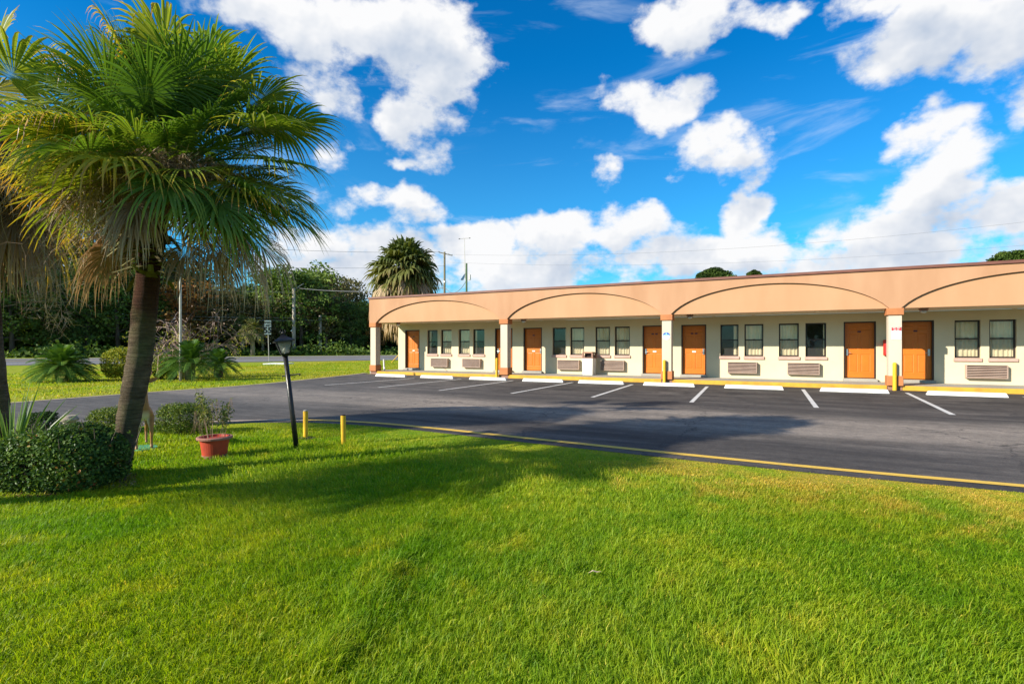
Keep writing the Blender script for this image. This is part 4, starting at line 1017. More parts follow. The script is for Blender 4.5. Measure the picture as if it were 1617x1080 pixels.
# big bare shrub on the far lawn
def bare_shrub():
    b0 = G(262, 597.5)+Vector((-.2,.9,0)); t = thing('bare_shrub', b0, 'large leafless pinkish-brown shrub behind the sago palms', 'shrub'); mb = MB(); random.seed(9); tips = []
    def grow(p, d, L, r, lv):
        pts = [p]; 
        for i in range(4):
            d = (d + rv(.16) - UP*(.05*lv if lv > 1 else 0)).normalized(); p = p + d*L/4; pts.append(p)
        mb.tube(pts, [r*(1-.12*i) for i in range(5)], 3, False, a=random.uniform(0,.6)+.1*lv)
        if lv >= 4: tips.append(p); return
        for k in range(3 if lv < 3 else 4):
            q = pts[random.randint(1,4)]; grow(q, (d+rv(.75)+UP*.05).normalized(), L*random.uniform(.5,.72), r*.62, lv+1)
    for k in range(15):
        az = k*2.399; sp = .25+.75*(k/15)**.5
        grow(b0+rv(.25)*Vector((1,1,0)), Vector((math.sin(az)*sp, math.cos(az)*sp, 1.0)).normalized(), random.uniform(1.8,2.4), .022, 1)
    mb.build('branches', M['twig'], t)
    lf = MB(); P = np.array([[q.x,q.y,q.z] for q in tips]); P = np.repeat(P, 2, 0)+rng.normal(size=(len(P)*2,3))*.06
    lo = P[P[:,2] < 2.4]; leaves(lf, lo, .11, None, tint=(.1,.9)); lf.build('foliage', M['goldbush'], t)
    lf = MB(); hi = P[(P[:,2] >= 2.2)]; hi = hi[rng.random(len(hi)) < .5]; leaves(lf, hi, .10, None, tint=(.4,1)); lf.build('seed_heads', M['twig'], t)
bare_shrub()
# ------------------------------------------------------------------ lamp post
def lamp_post():
    b = G(468.3, 708); dep = F*CAMZ/160.0
    top = AT(450.5, 560, dep); ax = (top-b).normalized(); L = (top-b).length
    t = thing('lamp_post', b, 'leaning black lantern post on the lawn edge beside the yellow posts', 'lamp post')
    MB().tube([b-ax*.05, b+ax*L*.35, b+ax*L], [.036,.033,.031], 14).build('post', M['black'], t, smooth=True)
    s = Vector((CY, SY, 0)); s = (s-ax*s.dot(ax)).normalized(); f = ax.cross(s); q = b+ax*(L*.775)
    m = MB(); m.tube([q-s*.07, q+s*.16+ax*.005], .009, 8); m.ball(q+s*.165, .014,.014,.014); m.ball(q-s*.07, .012,.012,.012); m.build('crossbar', M['black'], t)
    rt = Matrix.Rotation(R(28), 3, ax); s2 = rt@s; f2 = rt@f
    def pt(z, w, i): c = ((-1,-1),(1,-1),(1,1),(-1,1))[i]; return b+ax*(L+z)+s2*(w*c[0])+f2*(w*c[1])
    fr = MB(); z0, z1, w0, w1 = .015, .175, .052, .098
    fr.hexa([pt(-.025,.036,i) for i in range(4)], [pt(z0,w0+.006,i) for i in range(4)])
    for i in range(4): fr.tube([pt(z0,w0,i), pt(z1,w1,i)], .0075, 5)
    for i in range(4): fr.tube([pt(z1,w1,i), pt(z1,w1,(i+1)%4)], .008, 5)
    o = fr.build('lantern_frame', M['black'], t)
    ro = MB(); ro.add([pt(z1+.004,w1+.034,i) for i in range(4)]+[pt(z1+.018,w1+.034,i) for i in range(4)]+[pt(z1+.060,w1-.035,i) for i in range(4)]+[pt(z1+.105,.022,i) for i in range(4)],
        [(3,2,1,0)]+[(r*4+i, r*4+(i+1)%4, r*4+4+(i+1)%4, r*4+4+i) for r in range(3) for i in range(4)]+[(12,13,14,15)])
    ro.ball(b+ax*(L+z1+.125), .018,.018,.022)
    for i in range(4):
        e = pt(z1+.11,.012,i); e2 = pt(z1+.135,.034,i); e3 = pt(z1+.165,.026,i); ro.tube([e,e2,e3], [.006,.006,.003], 5)
    ro.tube([b+ax*(L+z1+.12), b+ax*(L+z1+.19)], [.008,.002], 6); ro.build('lantern_roof', M['black'], t)
    gl = MB()
    for i in range(4): j = (i+1)%4; gl.add([pt(z0+.01,w0-.004,i), pt(z0+.01,w0-.004,j), pt(z1-.006,w1-.006,j), pt(z1-.006,w1-.006,i)], [(0,1,2,3)])
    gl.build('lantern_glass', M['dusty'], t)
    lb = MB(); c = b+ax*(L+.062); lb.ball(c, .030,.030,.034); lb.tube([b+ax*L, c], .014, 8); lb.build('bulb', M['globe'], t, smooth=True)
def dusty():
    m, nt, bb = newmat('dusty_glass'); tr = nt.new('ShaderNodeBsdfTransparent'); tr.inputs[0].default_value = (.75,.78,.75,1)
    tl = nt.new('ShaderNodeBsdfTranslucent'); tl.inputs[0].default_value = (.7,.7,.66,1); bb.inputs['Base Color'].default_value = (.55,.55,.52,1); bb.inputs['Roughness'].default_value = .25
    a = nt.new('ShaderNodeMixShader'); a.inputs[0].default_value = .5; nt.link(bb.outputs[0], a.inputs[1]); nt.link(tl.outputs[0], a.inputs[2])
    mx = nt.new('ShaderNodeMixShader'); mx.inputs[0].default_value = .40; nt.link(tr.outputs[0], mx.inputs[1]); nt.link(a.outputs[0], mx.inputs[2])
    nt.link(mx.outputs[0], nt.n['Material Output'].inputs[0]); return m
M['dusty'] = dusty(); lamp_post()
M['dirt'] = mat('pale_dirt', (.30,.24,.17), (.18,.14,.10), 14, .95, .6, 60)
for (px, py, pt_, lb, cc) in ((482.5,692,649,'yellow post on the lawn nearest the lantern post',True),(542,702,656,'yellow post on the lawn, dull top, right of the other',False)):
    b = G(px, py); dep = F*CAMZ/(py-HOR); h = CAMZ-(pt_-HOR)*dep/F
    t = thing('bollard', b, lb, 'bollard', 'short yellow posts on the lawn')
    MB().lathe((b.x,b.y,0), [(.036,-.02),(.036,h-.004),(.030,h)], 18).build('post', M['postyellow'], t)
    MB().lathe((b.x,b.y,h), [(.034,.0005),(.034,.012),(.02,.018)], 18).build('cap', M['concrete'] if cc else M['bronze'], t)
    if cc:
        P, d = lumpy(260, (b.x+.02, b.y, .0), (.16,.13,.02), seed=3, bottom=0); m = MB(); leaves(m, P, .035, None); m.build('footing_rubble', M['dirt'], t)
# ------------------------------------------------------------------ red pot with thin bamboo
M['redpot'] = mat('red_pot', (.44,.050,.022), (.28,.035,.02), 7, .55, .15, 50, lo=.45, hi=.7)
M['pinkrim'] = mat('faded_rim', (.36,.17,.13), (.27,.11,.08), 6, .7, .2, 50)
M['soil'] = mat('soil', (.07,.045,.03), (.12,.085,.06), 20, .95, .6, 60)
M['nandina'] = leafmat('thin_leaf', [(0,(.05,.09,.02)),(.6,(.15,.19,.04)),(1,(.26,.24,.07))], .5, .3, 3, .3, .3)
b = G(326, 724); b = Vector((b.x-.02, b.y+.12, 0)); random.seed(14)
t = thing('flower_pot', b, 'red plastic flower pot with faded rim on the lawn', 'flower pot')
r0, r1, h = .142, .186, .262
MB().lathe((b.x,b.y,.035), [(r0,0),(r1-.012,h-.035),(r1-.03,h-.035),(r1-.035,h-.06)], 36).build('pot_body', M['redpot'], t, smooth=False)
MB().lathe((b.x,b.y,0), [(r0+.004,0),(r0+.006,.034)], 30).build('pot_foot', M['pinkrim'], t)
m = MB(); n = 40; prof = [(r1-.012,h-.034),(r1+.018,h-.030),(r1+.022,h-.008),(r1+.012,h),(r1-.022,h),(r1-.030,h-.03)]; vs = []
for r, z in prof:
    for k in range(n): vs.append((b.x+r*math.cos(2*PI*k/n), b.y+r*math.sin(2*PI*k/n), z))
m.add(vs, [(i*n+k, i*n+(k+1)%n, (i+1)*n+(k+1)%n, (i+1)*n+k) for i in range(5) for k in range(n)]); m.build('pot_rim', M['pinkrim'], t)
MB().lathe((b.x,b.y,h-.058), [(r1-.032,0),(r1-.06,.018),(.02,.026)], 24).build('soil', M['soil'], t)
t2 = thing('potted_bamboo', b+UP*.2, 'thin wispy cane plant growing in the red pot', 'plant')
cn = MB(); lf = MB()
for k in range(17):
    a = random.uniform(0,2*PI); q = b+Vector((math.cos(a),math.sin(a),0))*random.uniform(.02,.15)+UP*.2
    H = random.uniform(.34,.66); e = q+Vector((math.cos(a)*random.uniform(-.02,.16)-.02, math.sin(a)*random.uniform(0,.14), H))
    cn.tube([q, q.lerp(e,.5)+rv(.012), e], [.0026,.0022,.0012], 4, False, a=random.random())
    if k % 3:
        for z in range(60):
            s = random.uniform(.55,1.08); y = q.lerp(e, s)+rv(.05); d = (rv(1)+Vector((0,0,-.1))).normalized(); l = random.uniform(.03,.06)
            lf.ribbon([y, y+d*l*.5, y+d*l-UP*.008], [.005,.015,.003], d.cross(rv()).normalized(), a=random.random())
    elif k % 3 == 0:                                # one drooping dead spray
        for z in range(5):
            y = e+rv(.02); cn.ribbon([y, y+rv(.03)-UP*.12, y+rv(.05)-UP*.27], [.003,.003,.001], Vector((1,0,0)), a=.2)
cn.build('canes', M['stalk'], t2); lf.build('leaves', M['nandina'], t2)
# ------------------------------------------------------------------ stone urn between the shrubs
u0 = G(110, 700); dep = F*CAMZ/(152); hh = CAMZ-(656-HOR)*dep/F
t = thing('stone_urn', (u0.x,u0.y,0), 'weathered stone urn pedestal behind the hedge', 'urn')
MB().lathe((u0.x,u0.y,0), [(.12,0),(.12,.05),(.09,.08),(.075,.14),(.07,hh-.13),(.078,hh-.085)], 28).build('pedestal', M['stone'], t, smooth=False)
MB().lathe((u0.x,u0.y,0), [(.075,hh-.084),(.105,hh-.075),(.112,hh-.05),(.095,hh-.03),(.085,hh-.015),(.075,hh)], 28).build('bowl_rim', M['stone'], t, smooth=False)
# ------------------------------------------------------------------ deer statue facing the lawn, half behind the trunk
def skin(name, J, E, m, parent, base, sub=2):
    me = bpy.data.meshes.new(name); me.from_pydata([tuple(Vector(p)-base) for p, r in J], E, []); me.materials.append(m)
    o = link(bpy.data.objects.new(name, me)); o.parent = parent
    me.attributes.new('tint', 'FLOAT', 'POINT')
    sk = o.modifiers.new('skin', 'SKIN'); 
    if not me.skin_vertices: 
        bm = bmesh.new(); bm.from_mesh(me); bm.verts.layers.skin.verify(); bm.to_mesh(me); bm.free()
    for i, (p, r) in enumerate(J):
        rr = r if isinstance(r, tuple) else (r, r); me.skin_vertices[0].data[i].radius = rr
        me.skin_vertices[0].data[i].use_root = (i == 0)
    s = o.modifiers.new('sub', 'SUBSURF'); s.levels = sub; s.render_levels = sub
    sk.use_smooth_shade = True; return o
def deer_mat():
    m, nt, b = newmat('deer_paint'); tc = nt.new('ShaderNodeTexCoord'); P = tc.outputs['Object']; sp = nt.new('ShaderNodeSeparateXYZ'); nt.link(P, sp.inputs[0])
    g = nt.new('ShaderNodeNewGeometry'); n = nt.noise(P, 14, 5, .6)
    c = nt.mix(nt.mapr(n.outputs[0], .35, .7), (.40,.20,.075), (.26,.12,.045))
    # cream belly and throat: the inner underside between the legs
    ax_ = nt.math('ABSOLUTE', nt.math('ADD', sp.outputs[0], nt.math('MULTIPLY', n.outputs[0], .02))); w = nt.math('MULTIPLY', nt.mapr(ax_, .075, .05), nt.math('MULTIPLY', nt.mapr(sp.outputs[2], .20, .30), nt.mapr(sp.outputs[2], .56, .48)))
    c = nt.mix(nt.math('MULTIPLY', w, .9), c, (.66,.60,.45)); nt.link(c, b.inputs['Base Color']); b.inputs['Roughness'].default_value = .45; return m
M['deer'] = deer_mat()
def deer():
    c = G(227.5, 711); a = math.atan2(-c.x, -c.y)               # faces the camera
    t = thing('deer_statue', c, 'painted brown deer statue standing half hidden behind the palm trunk', 'deer statue')
    o = Vector((0,0,0)); J = []; E = []
    def v(x, y, z, r, pr=None):
        J.append(((x, y, z), r)); i = len(J)-1
        if pr is not None: E.append((pr, i))
        return i
    # local: -y is forward
    pel = v(0,.50,.50,(.085,.10)); mid = v(0,.27,.485,(.095,.11),pel); ch = v(0,.03,.50,(.085,.12),mid); nb = v(0,-.04,.60,(.055,.075),ch)
    n1 = v(0,-.07,.72,(.038,.045),nb); n2 = v(0,-.08,.82,(.034,.036),n1); hd = v(0,-.10,.885,(.045,.045),n2); mz = v(-.02,-.17,.865,(.032,.028),hd); ns = v(-.03,-.235,.845,(.020,.018),mz)
    for s in (-1, 1):
        sh = v(s*.070,.00,.44,(.042,.055),ch); kn = v(s*.082,-.015,.28,.024,sh); an = v(s*.084,.005,.08,.016,kn); v(s*.084,-.02,.012,.022,an)
        hp = v(s*.075,.50,.44,(.05,.07),pel); hk = v(s*.085,.46,.32,.032,hp); ho = v(s*.085,.57,.20,.019,hk); hf = v(s*.085,.55,.05,.016,ho); v(s*.085,.53,.012,.02,hf)
    tl = v(0,.62,.52,.022,pel); v(0,.66,.44,.012,tl)
    Rm = Matrix.Rotation(math.atan2(-c.x, c.y)+R(9), 3, 'Z')
    body = skin('deer_body', [(Vector(c)+Vector(p), r) for p, r in J], E, M['deer'], t, Vector(c)); body.rotation_euler.z = math.atan2(-c.x, c.y)+R(6)
    for s in (-1, 1):
        er = MB(); q = Vector((s*.035,-.085,.925)); d = Vector((s*.9,.15,.45)).normalized(); w = Vector((0,-1,0)).cross(d).normalized()
        er.ribbon([q, q+d*.035, q+d*.075, q+d*.11, q+d*.13], [.018,.045,.052,.032,.004], w, .28, Vector((0,1,0)))
        e = er.build('ear', M['deer'], None); e.parent = body
    for s in (-1, 1):
        an = MB(); q = Vector((s*.02,-.09,.92)); an.tube([q, q+Vector((s*.03,.03,.07)), q+Vector((s*.06,.02,.13)), q+Vector((s*.05,-.03,.18))], [.009,.008,.006,.003], 6)
        an.tube([q+Vector((s*.03,.03,.07)), q+Vector((s*.035,-.03,.11))], [.006,.003], 6)
        n_ = an.build('antler', M['pinkrim'], None); n_.parent = body
        ey = MB().ball((s*.038-.008,-.135,.895), .008,.008,.008, 8, 6); k = ey.build('eye', M['ink'], None); k.parent = body
    gp = mat('green_base', (.09,.36,.20), (.05,.24,.13), 9, .7); q = c+Vector((0,.0,0)); pts = [(math.cos(2*PI*i/18)*(.15+.015*math.sin(3*i)), math.sin(2*PI*i/18)*(.22+.02*math.cos(2*i))) for i in range(18)]
    m = MB(); fwd = Matrix.Rotation(math.atan2(-c.x, c.y), 3, 'Z'); P = [fwd@Vector((x, y+.10, 0))+c for x, y in pts]
    m.add([(p.x,p.y,.004) for p in P]+[(p.x,p.y,.028) for p in P], [tuple(range(17,-1,-1)), tuple(range(18,36))]+[(i,(i+1)%18,18+(i+1)%18,18+i) for i in range(18)]); m.build('green_base', gp, t)
deer()
# ------------------------------------------------------------------ roadside signs and poles
def sign_frame(c, w, h, zb, face_dir):
    n = Vector((face_dir[0], face_dir[1], 0)).normalized(); s = Vector((-n.y, n.x, 0)); return n, s
def post_sign(pxb, pyb, px0, px1, y0, y1, label, lean=0, thick=.03):
    b = G(pxb, pyb); dep = F*CAMZ/(pyb-HOR); k = dep/F
    cx = (px0+px1)/2; c = AT(cx, (y0+y1)/2, dep); w = (px1-px0)*k; h = (y1-y0)*k
    t = thing('road_sign', b, label, 'road sign'); n = Vector((-b.x, -b.y, 0)).normalized(); s = Vector((-n.y, n.x, 0))
    c = Vector((b.x + s.x*0, b.y, c.z))+Vector((0,0,0)); off = (cx-pxb)*k; c = c + Vector((CY, SY, 0))*off
    MB().tube([b-UP*.1, c+UP*(h*.3)-n*.05], .032, 8).build('sign_post', M['galv'], t)
    pl = MB(); p = [c-s*w/2-UP*h/2, c+s*w/2-UP*h/2, c+s*w/2+UP*h/2, c-s*w/2+UP*h/2]
    pl.hexa([q-n*.004 for q in p], [q+n*.004 for q in p]); 
    return t, c, n, s, w, h, pl
t, c, n, s, w, h, pl = post_sign(425, 571, 418, 427.6, 506, 528.2, 'white speed limit 55 sign on a thin post by the highway')
pl.build('sign_plate', M['signwhite'], t); rz = math.atan2(n.x, -n.y)
def face_text(txt, size, z, m, bold, sx=1.0): return text(txt, size, c+n*.008+UP*z, m, 'lettering', t, (PI/2, 0, rz), bold, sx)
face_text('SPEED', h*.19, h*.33, M['ink'], .012, .85); face_text('LIMIT', h*.19, h*.12, M['ink'], .012, .85); face_text('55', h*.56, -h*.22, M['ink'], .035, .95)
t, c, n, s, w, h, pl = post_sign(47.3, 561, 44, 51.3, 516, 533.2, 'narrow white roadside sign with a dark upright bar, far left')
pl.build('sign_plate', M['signwhite'], t); m = MB()
for k in (-.14, .14):
    p = c+s*w*k; m.hexa([p-s*w*.07-UP*h*.3+n*.005, p+s*w*.07-UP*h*.3+n*.005, p+s*w*.07-UP*h*.3+n*.009, p-s*w*.07-UP*h*.3+n*.009], [p-s*w*.07+UP*h*.3+n*.005, p+s*w*.07+UP*h*.3+n*.005, p+s*w*.07+UP*h*.3+n*.009, p-s*w*.07+UP*h*.3+n*.009])
m.build('dark_bars', M['ink'], t)
# dark roadside board with a shield, seen beyond the golden bush
dep = 92.0; b = AT(156, 555, dep); b.z = 0; k = dep/F
t = thing('roadside_board', b, 'dark roadside board with a white shield and pale lettering beyond the highway', 'sign'); n = Vector((-b.x,-b.y,0)).normalized(); s = Vector((-n.y,n.x,0))
def panel(x0, x1, y0, y1, m, name, o=.0, th=.03):
    p = [AT(x0,y1,dep)+n*o, AT(x1,y1,dep)+n*o, AT(x1,y0,dep)+n*o, AT(x0,y0,dep)+n*o]; return MB().hexa([q-n*th/2 for q in p], [q+n*th/2 for q in p]).build(name, m, t)
panel(141,171,543.5,553.5, mat('maroon_board', (.05,.012,.02), rough=.6), 'board', 0, .1)
for x in (144,168): q = AT(x,550,dep); MB().tube([Vector((q.x,q.y,0)), Vector((q.x,q.y,1.2))], .08, 6).build('board_post', M['bark'], t)
m = MB(); q = [(142,544.2),(147,544.2),(147,548),(144.5,550.3),(142,548)]; P = [AT(x,y,dep)+n*.07 for x, y in q]; P2 = [p+n*.04 for p in P]
m.add(P+P2, [(0,1,2,3,4),(9,8,7,6,5)]+[(i,5+i,5+(i+1)%5,(i+1)%5) for i in range(5)]); m.build('shield', M['signwhite'], t)
m = MB()
for x0, x1, y0, y1 in ((148.5,150,544.5,546.5),(150.6,152.3,544.5,546.5),(153,154.2,544.5,546.5),(158,159.4,544.7,546.8),(160,161.5,544.7,546.8),(162.1,163.2,544.7,546.8),(164,166.4,544.7,546.8),(160,161.6,551,552.6),(162.2,163.5,551,552.6),(164,166,551,552.6)):
    p = [AT(x0,y1,dep)+n*.07, AT(x1,y1,dep)+n*.07, AT(x1,y0,dep)+n*.07, AT(x0,y0,dep)+n*.07]; m.hexa(p, [q+n*.03 for q in p])
m.build('lettering', M['signwhite'], t)
# white pole behind the sago palms
b = G(285, 601.6); dep = F*CAMZ/53.6
t = thing('flag_pole', b, 'pale slim pole standing among the sago palms', 'pole'); MB().tube([b-UP*.1, b+UP*1.1], [.055,.052], 12).build('pole_foot', M['palewood'], t); MB().tube([b+UP*1.1, b+UP*4.9], [.05,.045], 12).build('pole', M['galv'], t)
# concrete slab on the far lawn
p = G(440, 575.2); MBs = MB(); u2 = Vector((CY,SY,0)); v2 = Vector((-SY,CY,0)); q = [p-u2*.85-v2*.9, p+u2*.85-v2*.9, p+u2*.85+v2*.9, p-u2*.85+v2*.9]
o = MBs.hexa(q, [x+UP*.10 for x in q]).build('concrete_slab', M['white'], base=p); tag(o, 'pale concrete slab in the grass beyond the lantern', 'slab')
# utility poles
def pole(px, ytop, dep, r, m, label, name='utility_pole', arm=None, group=None):
    q = AT(px, ytop, dep); b = Vector((q.x, q.y, 0)); t = thing(name, b, label, 'utility pole', group)
    MB().tube([b-UP*.2, q], [r*1.15, r*.85], 10).build('pole', m, t, smooth=True)
    return t, q
t, q1 = pole(464, 455, 88, .28, M['palewood'], 'tall pale utility pole before the wood, left of the shorter pole')
s = Vector((.45,.9,0)).normalized(); MB().tube([q1-UP*.3, q1+s*1.6+UP*.9], .07, 6).build('lamp_arm', M['galv'], t)
t, q2 = pole(505.5, 498, 92, .27, M['palewood'], 'short pale pole before the wood, right of the taller one')
t, q3 = pole(702, 398, 60, .13, M['wood'], 'wooden utility pole with slanting crossarm behind the motel roof')
s3 = Vector((.55,.83,0)).normalized(); s3 = Vector((CY,SY,0))
MB().tube([q3-s3*.68-UP*.02, q3+s3*.92-UP*.42], .05, 6).build('crossarm', M['wood'], t); MB().cbox(q3.x-.14,q3.x+.14,q3.y-.14,q3.y+.14,q3.z-3.6,q3.z-3.4,.02).build('pole_band', M['signwhite'], t)
m = MB()
for k in (-.65,.5,.88): m.tube([q3+s3*k-UP*(.22+.25*k)*0-UP*(.18+.25*k), q3+s3*k+UP*.1-UP*(.18+.25*k)], .035, 6)
m.build('insulator', M['ink'], t)
t, q4 = pole(736.7, 416, 58, .12, M['greenpole'], 'green pole with a tall thin mast, solar panel and box behind the roof', 'weather_station')
mt_ = AT(733.4, 376.5, 58); MB().tube([AT(734.6,440,58), mt_], [.035,.02], 6).build('mast', M['galv'], t)
e1 = AT(725.4,377.4,58); e2 = AT(741.7,376.2,58); MB().tube([e1, e2], .02, 5).build('sensor_arm', M['galv'], t)
m = MB(); m.ball(e1, .10,.06,.05); m.ball(e2, .10,.06,.05); m.build('sensor', M['ink'], t)
a, b_, c_ = AT(727.3,441.5,58), AT(733.8,432,58), Vector((-CY*0,0,0)); f = Vector((-SY,CY,0)); m = MB(); P = [a, a+Vector((CY,SY,0))*.28, b_+Vector((CY,SY,0))*.12, b_]; m.hexa(P, [p+f*.5 for p in P]); m.build('solar_panel', mat('solar_blue', (.06,.12,.22), rough=.2), t)
m = MB(); q = AT(741,438,58); m.cbox(q.x-.10,q.x+.14,q.y-.1,q.y+.1,q.z-.05-.25,q.z+.30,.02); m.build('control_box', M['galv'], t)
# ------------------------------------------------------------------ wires
def wire(a, b, sag, label, m='wire', r=.012, group=None):
    pts = [a.lerp(b, i/24)-UP*(sag*4*(i/24)*(1-i/24)) for i in range(25)]
    o = MB().tube(pts, r, 5, False).build('power_line', M[m], base=a); tag(o, label, 'power line', group)
wire(q3-s3*.65, AT(-200, 345, 26), .6, 'thin cable from the wooden pole to beyond the big palm, upper one', r=.014)
wire(q3-s3*.0-UP*1.6, AT(-200, 392, 26), .6, 'thin cable from the wooden pole to beyond the big palm, lower one', r=.012)
wire(q3+s3*.9-UP*.3, AT(2200, 270, 36), 1.9, 'long cable over the motel roof, upper one', r=.008)
wire(q3+s3*.3-UP*1.2, AT(2200, 328, 36), 1.7, 'long cable over the motel roof, lower one', r=.007)
wire(q3-UP*4.2, AT(470, 455, 88), .5, 'thick low cable running left from the wooden pole behind the palm', r=.045)
wire(q3-UP*4.1, q4-UP*1.9, 1.0, 'short sagging cable between the two poles behind the roof', r=.03)
wire(AT(-150,478,70), AT(464,502,88), .5, 'bright wire before the dark wood, upper of the pair', 'wirepale', .028)
wire(AT(-150,486,70), AT(464,506,88), .5, 'bright wire before the dark wood, lower of the pair', 'wirepale', .022)
wire(AT(-150,425,70), AT(464,462,88), .6, 'highest pale wire before the wood, reaching the tall pale pole', 'wirepale', .024)
wire(AT(464,502,88), AT(505.5,506,92), .1, 'short wire linking the two pale poles', 'wirepale', .02)
# ------------------------------------------------------------------ trees
def treemat(name, stops): return leafmat(name, stops, .65, .2, .35, .45, .2)
M['leafdark'] = treemat('dark_foliage', [(0,(.026,.055,.014)),(.5,(.070,.125,.026)),(1,(.17,.23,.045))])
M['leafmid'] = treemat('mid_foliage', [(0,(.040,.080,.014)),(.5,(.10,.165,.026)),(1,(.21,.27,.05))])
M['leafrust'] = treemat('rust_foliage', [(0,(.16,.06,.02)),(.5,(.30,.12,.03)),(1,(.30,.20,.05))])
M['leafolive'] = treemat('olive_foliage', [(0,(.06,.06,.025)),(.5,(.13,.12,.045)),(1,(.22,.19,.08))])
def tree_proto(seed, H, W, nl=2600, ls=.42, m='leafdark', open_=.5, low=.25, bark='bark', lab='', name='tree'):
    random.seed(seed); g = np.random.default_rng(seed)
    root = thing(name, (0,0,0), lab, 'tree'); tk = MB(); ends = []
    lean = Vector((random.uniform(-.05,.05)*H, random.uniform(-.05,.05)*H, 0)); pts = [Vector((0,0,-.3)), lean*.3+UP*H*.25, lean*.7+UP*H*.55, lean+UP*H*.85]
    tk.tube(pts, [.030*H,.022*H,.014*H,.005*H], 8)
    for k in range(26):
        f = low+(1-low)*((k+.5)/26); p = pts[0].lerp(pts[1], f*4) if f < .25 else (pts[1].lerp(pts[2], (f-.25)/.3) if f < .55 else pts[2].lerp(pts[3], min(1,(f-.55)/.3)))
        az = k*2.399; r = W*(.42+.58*math.sin(PI*min(1,(f-low*.6)/(1.02-low*.6)))**.8)*random.uniform(.6,1.1)
        e = p+Vector((math.sin(az)*r, math.cos(az)*r, H*random.uniform(.02,.14))); mid = p.lerp(e,.5)+UP*random.uniform(-.02,.05)*H+rv(.04*W)
        tk.tube([p, mid, e], [.009*H,.005*H,.002*H], 5, False); ends.append((e, .30)); ends.append((mid, .22))
        for j in range(2):
            e2 = mid+Vector((random.uniform(-.5,.5)*W, random.uniform(-.5,.5)*W, random.uniform(0,.16)*H)); tk.tube([mid, e2], [.004*H,.001*H], 4, False); ends.append((e2, .22))
    ends.append((pts[3]+UP*H*.08, .25))
    mb = MB(); per = nl//len(ends)
    for c, s in ends:
        rr = W*s*random.uniform(.7,1.45); d = g.normal(size=(per,3)); d /= np.linalg.norm(d,axis=1)[:,None]; P = np.array(c)+d*(g.random(per)**.45)[:,None]*np.array((rr*1.15,rr*1.15,rr*.72))
        P = P[P[:,2] > .2]; tt = random.uniform(0,.6); leaves(mb, P, ls, None, tint=(tt, tt+.4), asp=.7)
    tk.build('trunk', M[bark], root, smooth=True); mb.build('crown', M[m], root); return root
protos = [tree_proto(31, 14, 5.2, 6200, .46, 'leafdark', low=.12), tree_proto(32, 12, 5.0, 5600, .44, 'leafmid', low=.15), tree_proto(33, 15, 4.2, 5000, .42, 'leafdark', low=.10),
          tree_proto(34, 11, 4.6, 4300, .40, 'leafolive', low=.18, bark='palebark'), tree_proto(35, 11, 4.0, 3800, .40, 'leafrust', low=.15)]
used = [False]*5
def n_at(px, N):                              # where the bearing meets the wood's edge at distance N from the highway axis
    x, y = ray(px); t = N/(nn.x*x+nn.y*y); return Vector((x*t, y*t, 0)), t*F
def put_tree(px, N, ytop, k, label, wscale=1.0, dep=None, cat='tree'):
    if dep is None: p, d = n_at(px, N)
    else: p = AT(px, 548, dep); p.z = 0; d = dep
    H = CAMZ+(548-ytop)*d/F; base = [14,12,15,11,11][k]*.97
    r = protos[k] if not used[k] else copy_tree(protos[k]); used[k] = True
    sc = H/base; r.location = p; r.scale = (sc*wscale, sc*wscale, sc); r.rotation_euler.z = random.uniform(0,6.28); tag(r, label, cat, 'trees of the wood beyond the highway' if dep is None else None); return r
random.seed(77)
TT = [(-60,96,380,0,1),(-15,104,392,2,1.1),(20,96,430,1,1),(48,110,385,0,1),(80,98,445,2,1),(105,112,380,1,1.1),(135,97,452,0,1),(160,114,392,1,1),(188,98,425,1,1),(215,116,400,0,1),
      (243,99,440,2,1),(268,112,428,3,1),(292,97,452,4,1.1),(318,113,435,0,1),(342,99,458,3,1),(368,108,470,0,1),(392,116,455,1,1),(415,99,478,3,1),(438,106,440,1,1.0),(455,116,446,0,1),
      (478,98,436,1,1.05),(497,110,434,1,1),(515,99,466,3,1),(530,114,448,3,.95),(548,104,452,3,.9),(556,97,488,0,1.1),(574,103,484,1,1.1),(585,112,480,1,1),(600,97,494,4,.8),(618,106,482,1,1.1),(640,98,490,0,1.1),(668,110,480,0,1.2)]
desc = {0:'dense dark evergreen',1:'bright mid-green bushy tree',2:'tall narrow dark tree',3:'grey-olive thin-leaved tree',4:'rust-coloured autumn tree'}
spots = ['beyond the left frame edge','behind the left-edge palm','left of the white narrow sign','behind the white narrow sign','right of the white narrow sign','above the left sago palm','above the dark roadside board','left of the golden bush','above the golden bush','just left of the leaning trunk',
 'just right of the leaning trunk','behind the bare shrub, left half','behind the pale pole and bare shrub','above the right sago palms','right of the bare shrub','left of the small trees by the speed sign','behind the speed limit sign, set back','just left of the lantern','between speed sign and tall pale pole','behind the tall pale pole',
 'just right of the tall pale pole','behind the short pale pole top','right of the short pale pole','well right of the short pale pole','between short pole and motel, spreading top','low, left of the motel end','touching the motel end on its left','behind the motel fascia end','seen through the open porch end, reddish','seen through the open porch end, green','behind the first motel door','hidden behind the first motel windows']
for (px, N, yt, k, wsc), sp_ in zip(TT, spots): put_tree(px, N, yt, k, desc[k]+' '+sp_, wsc)
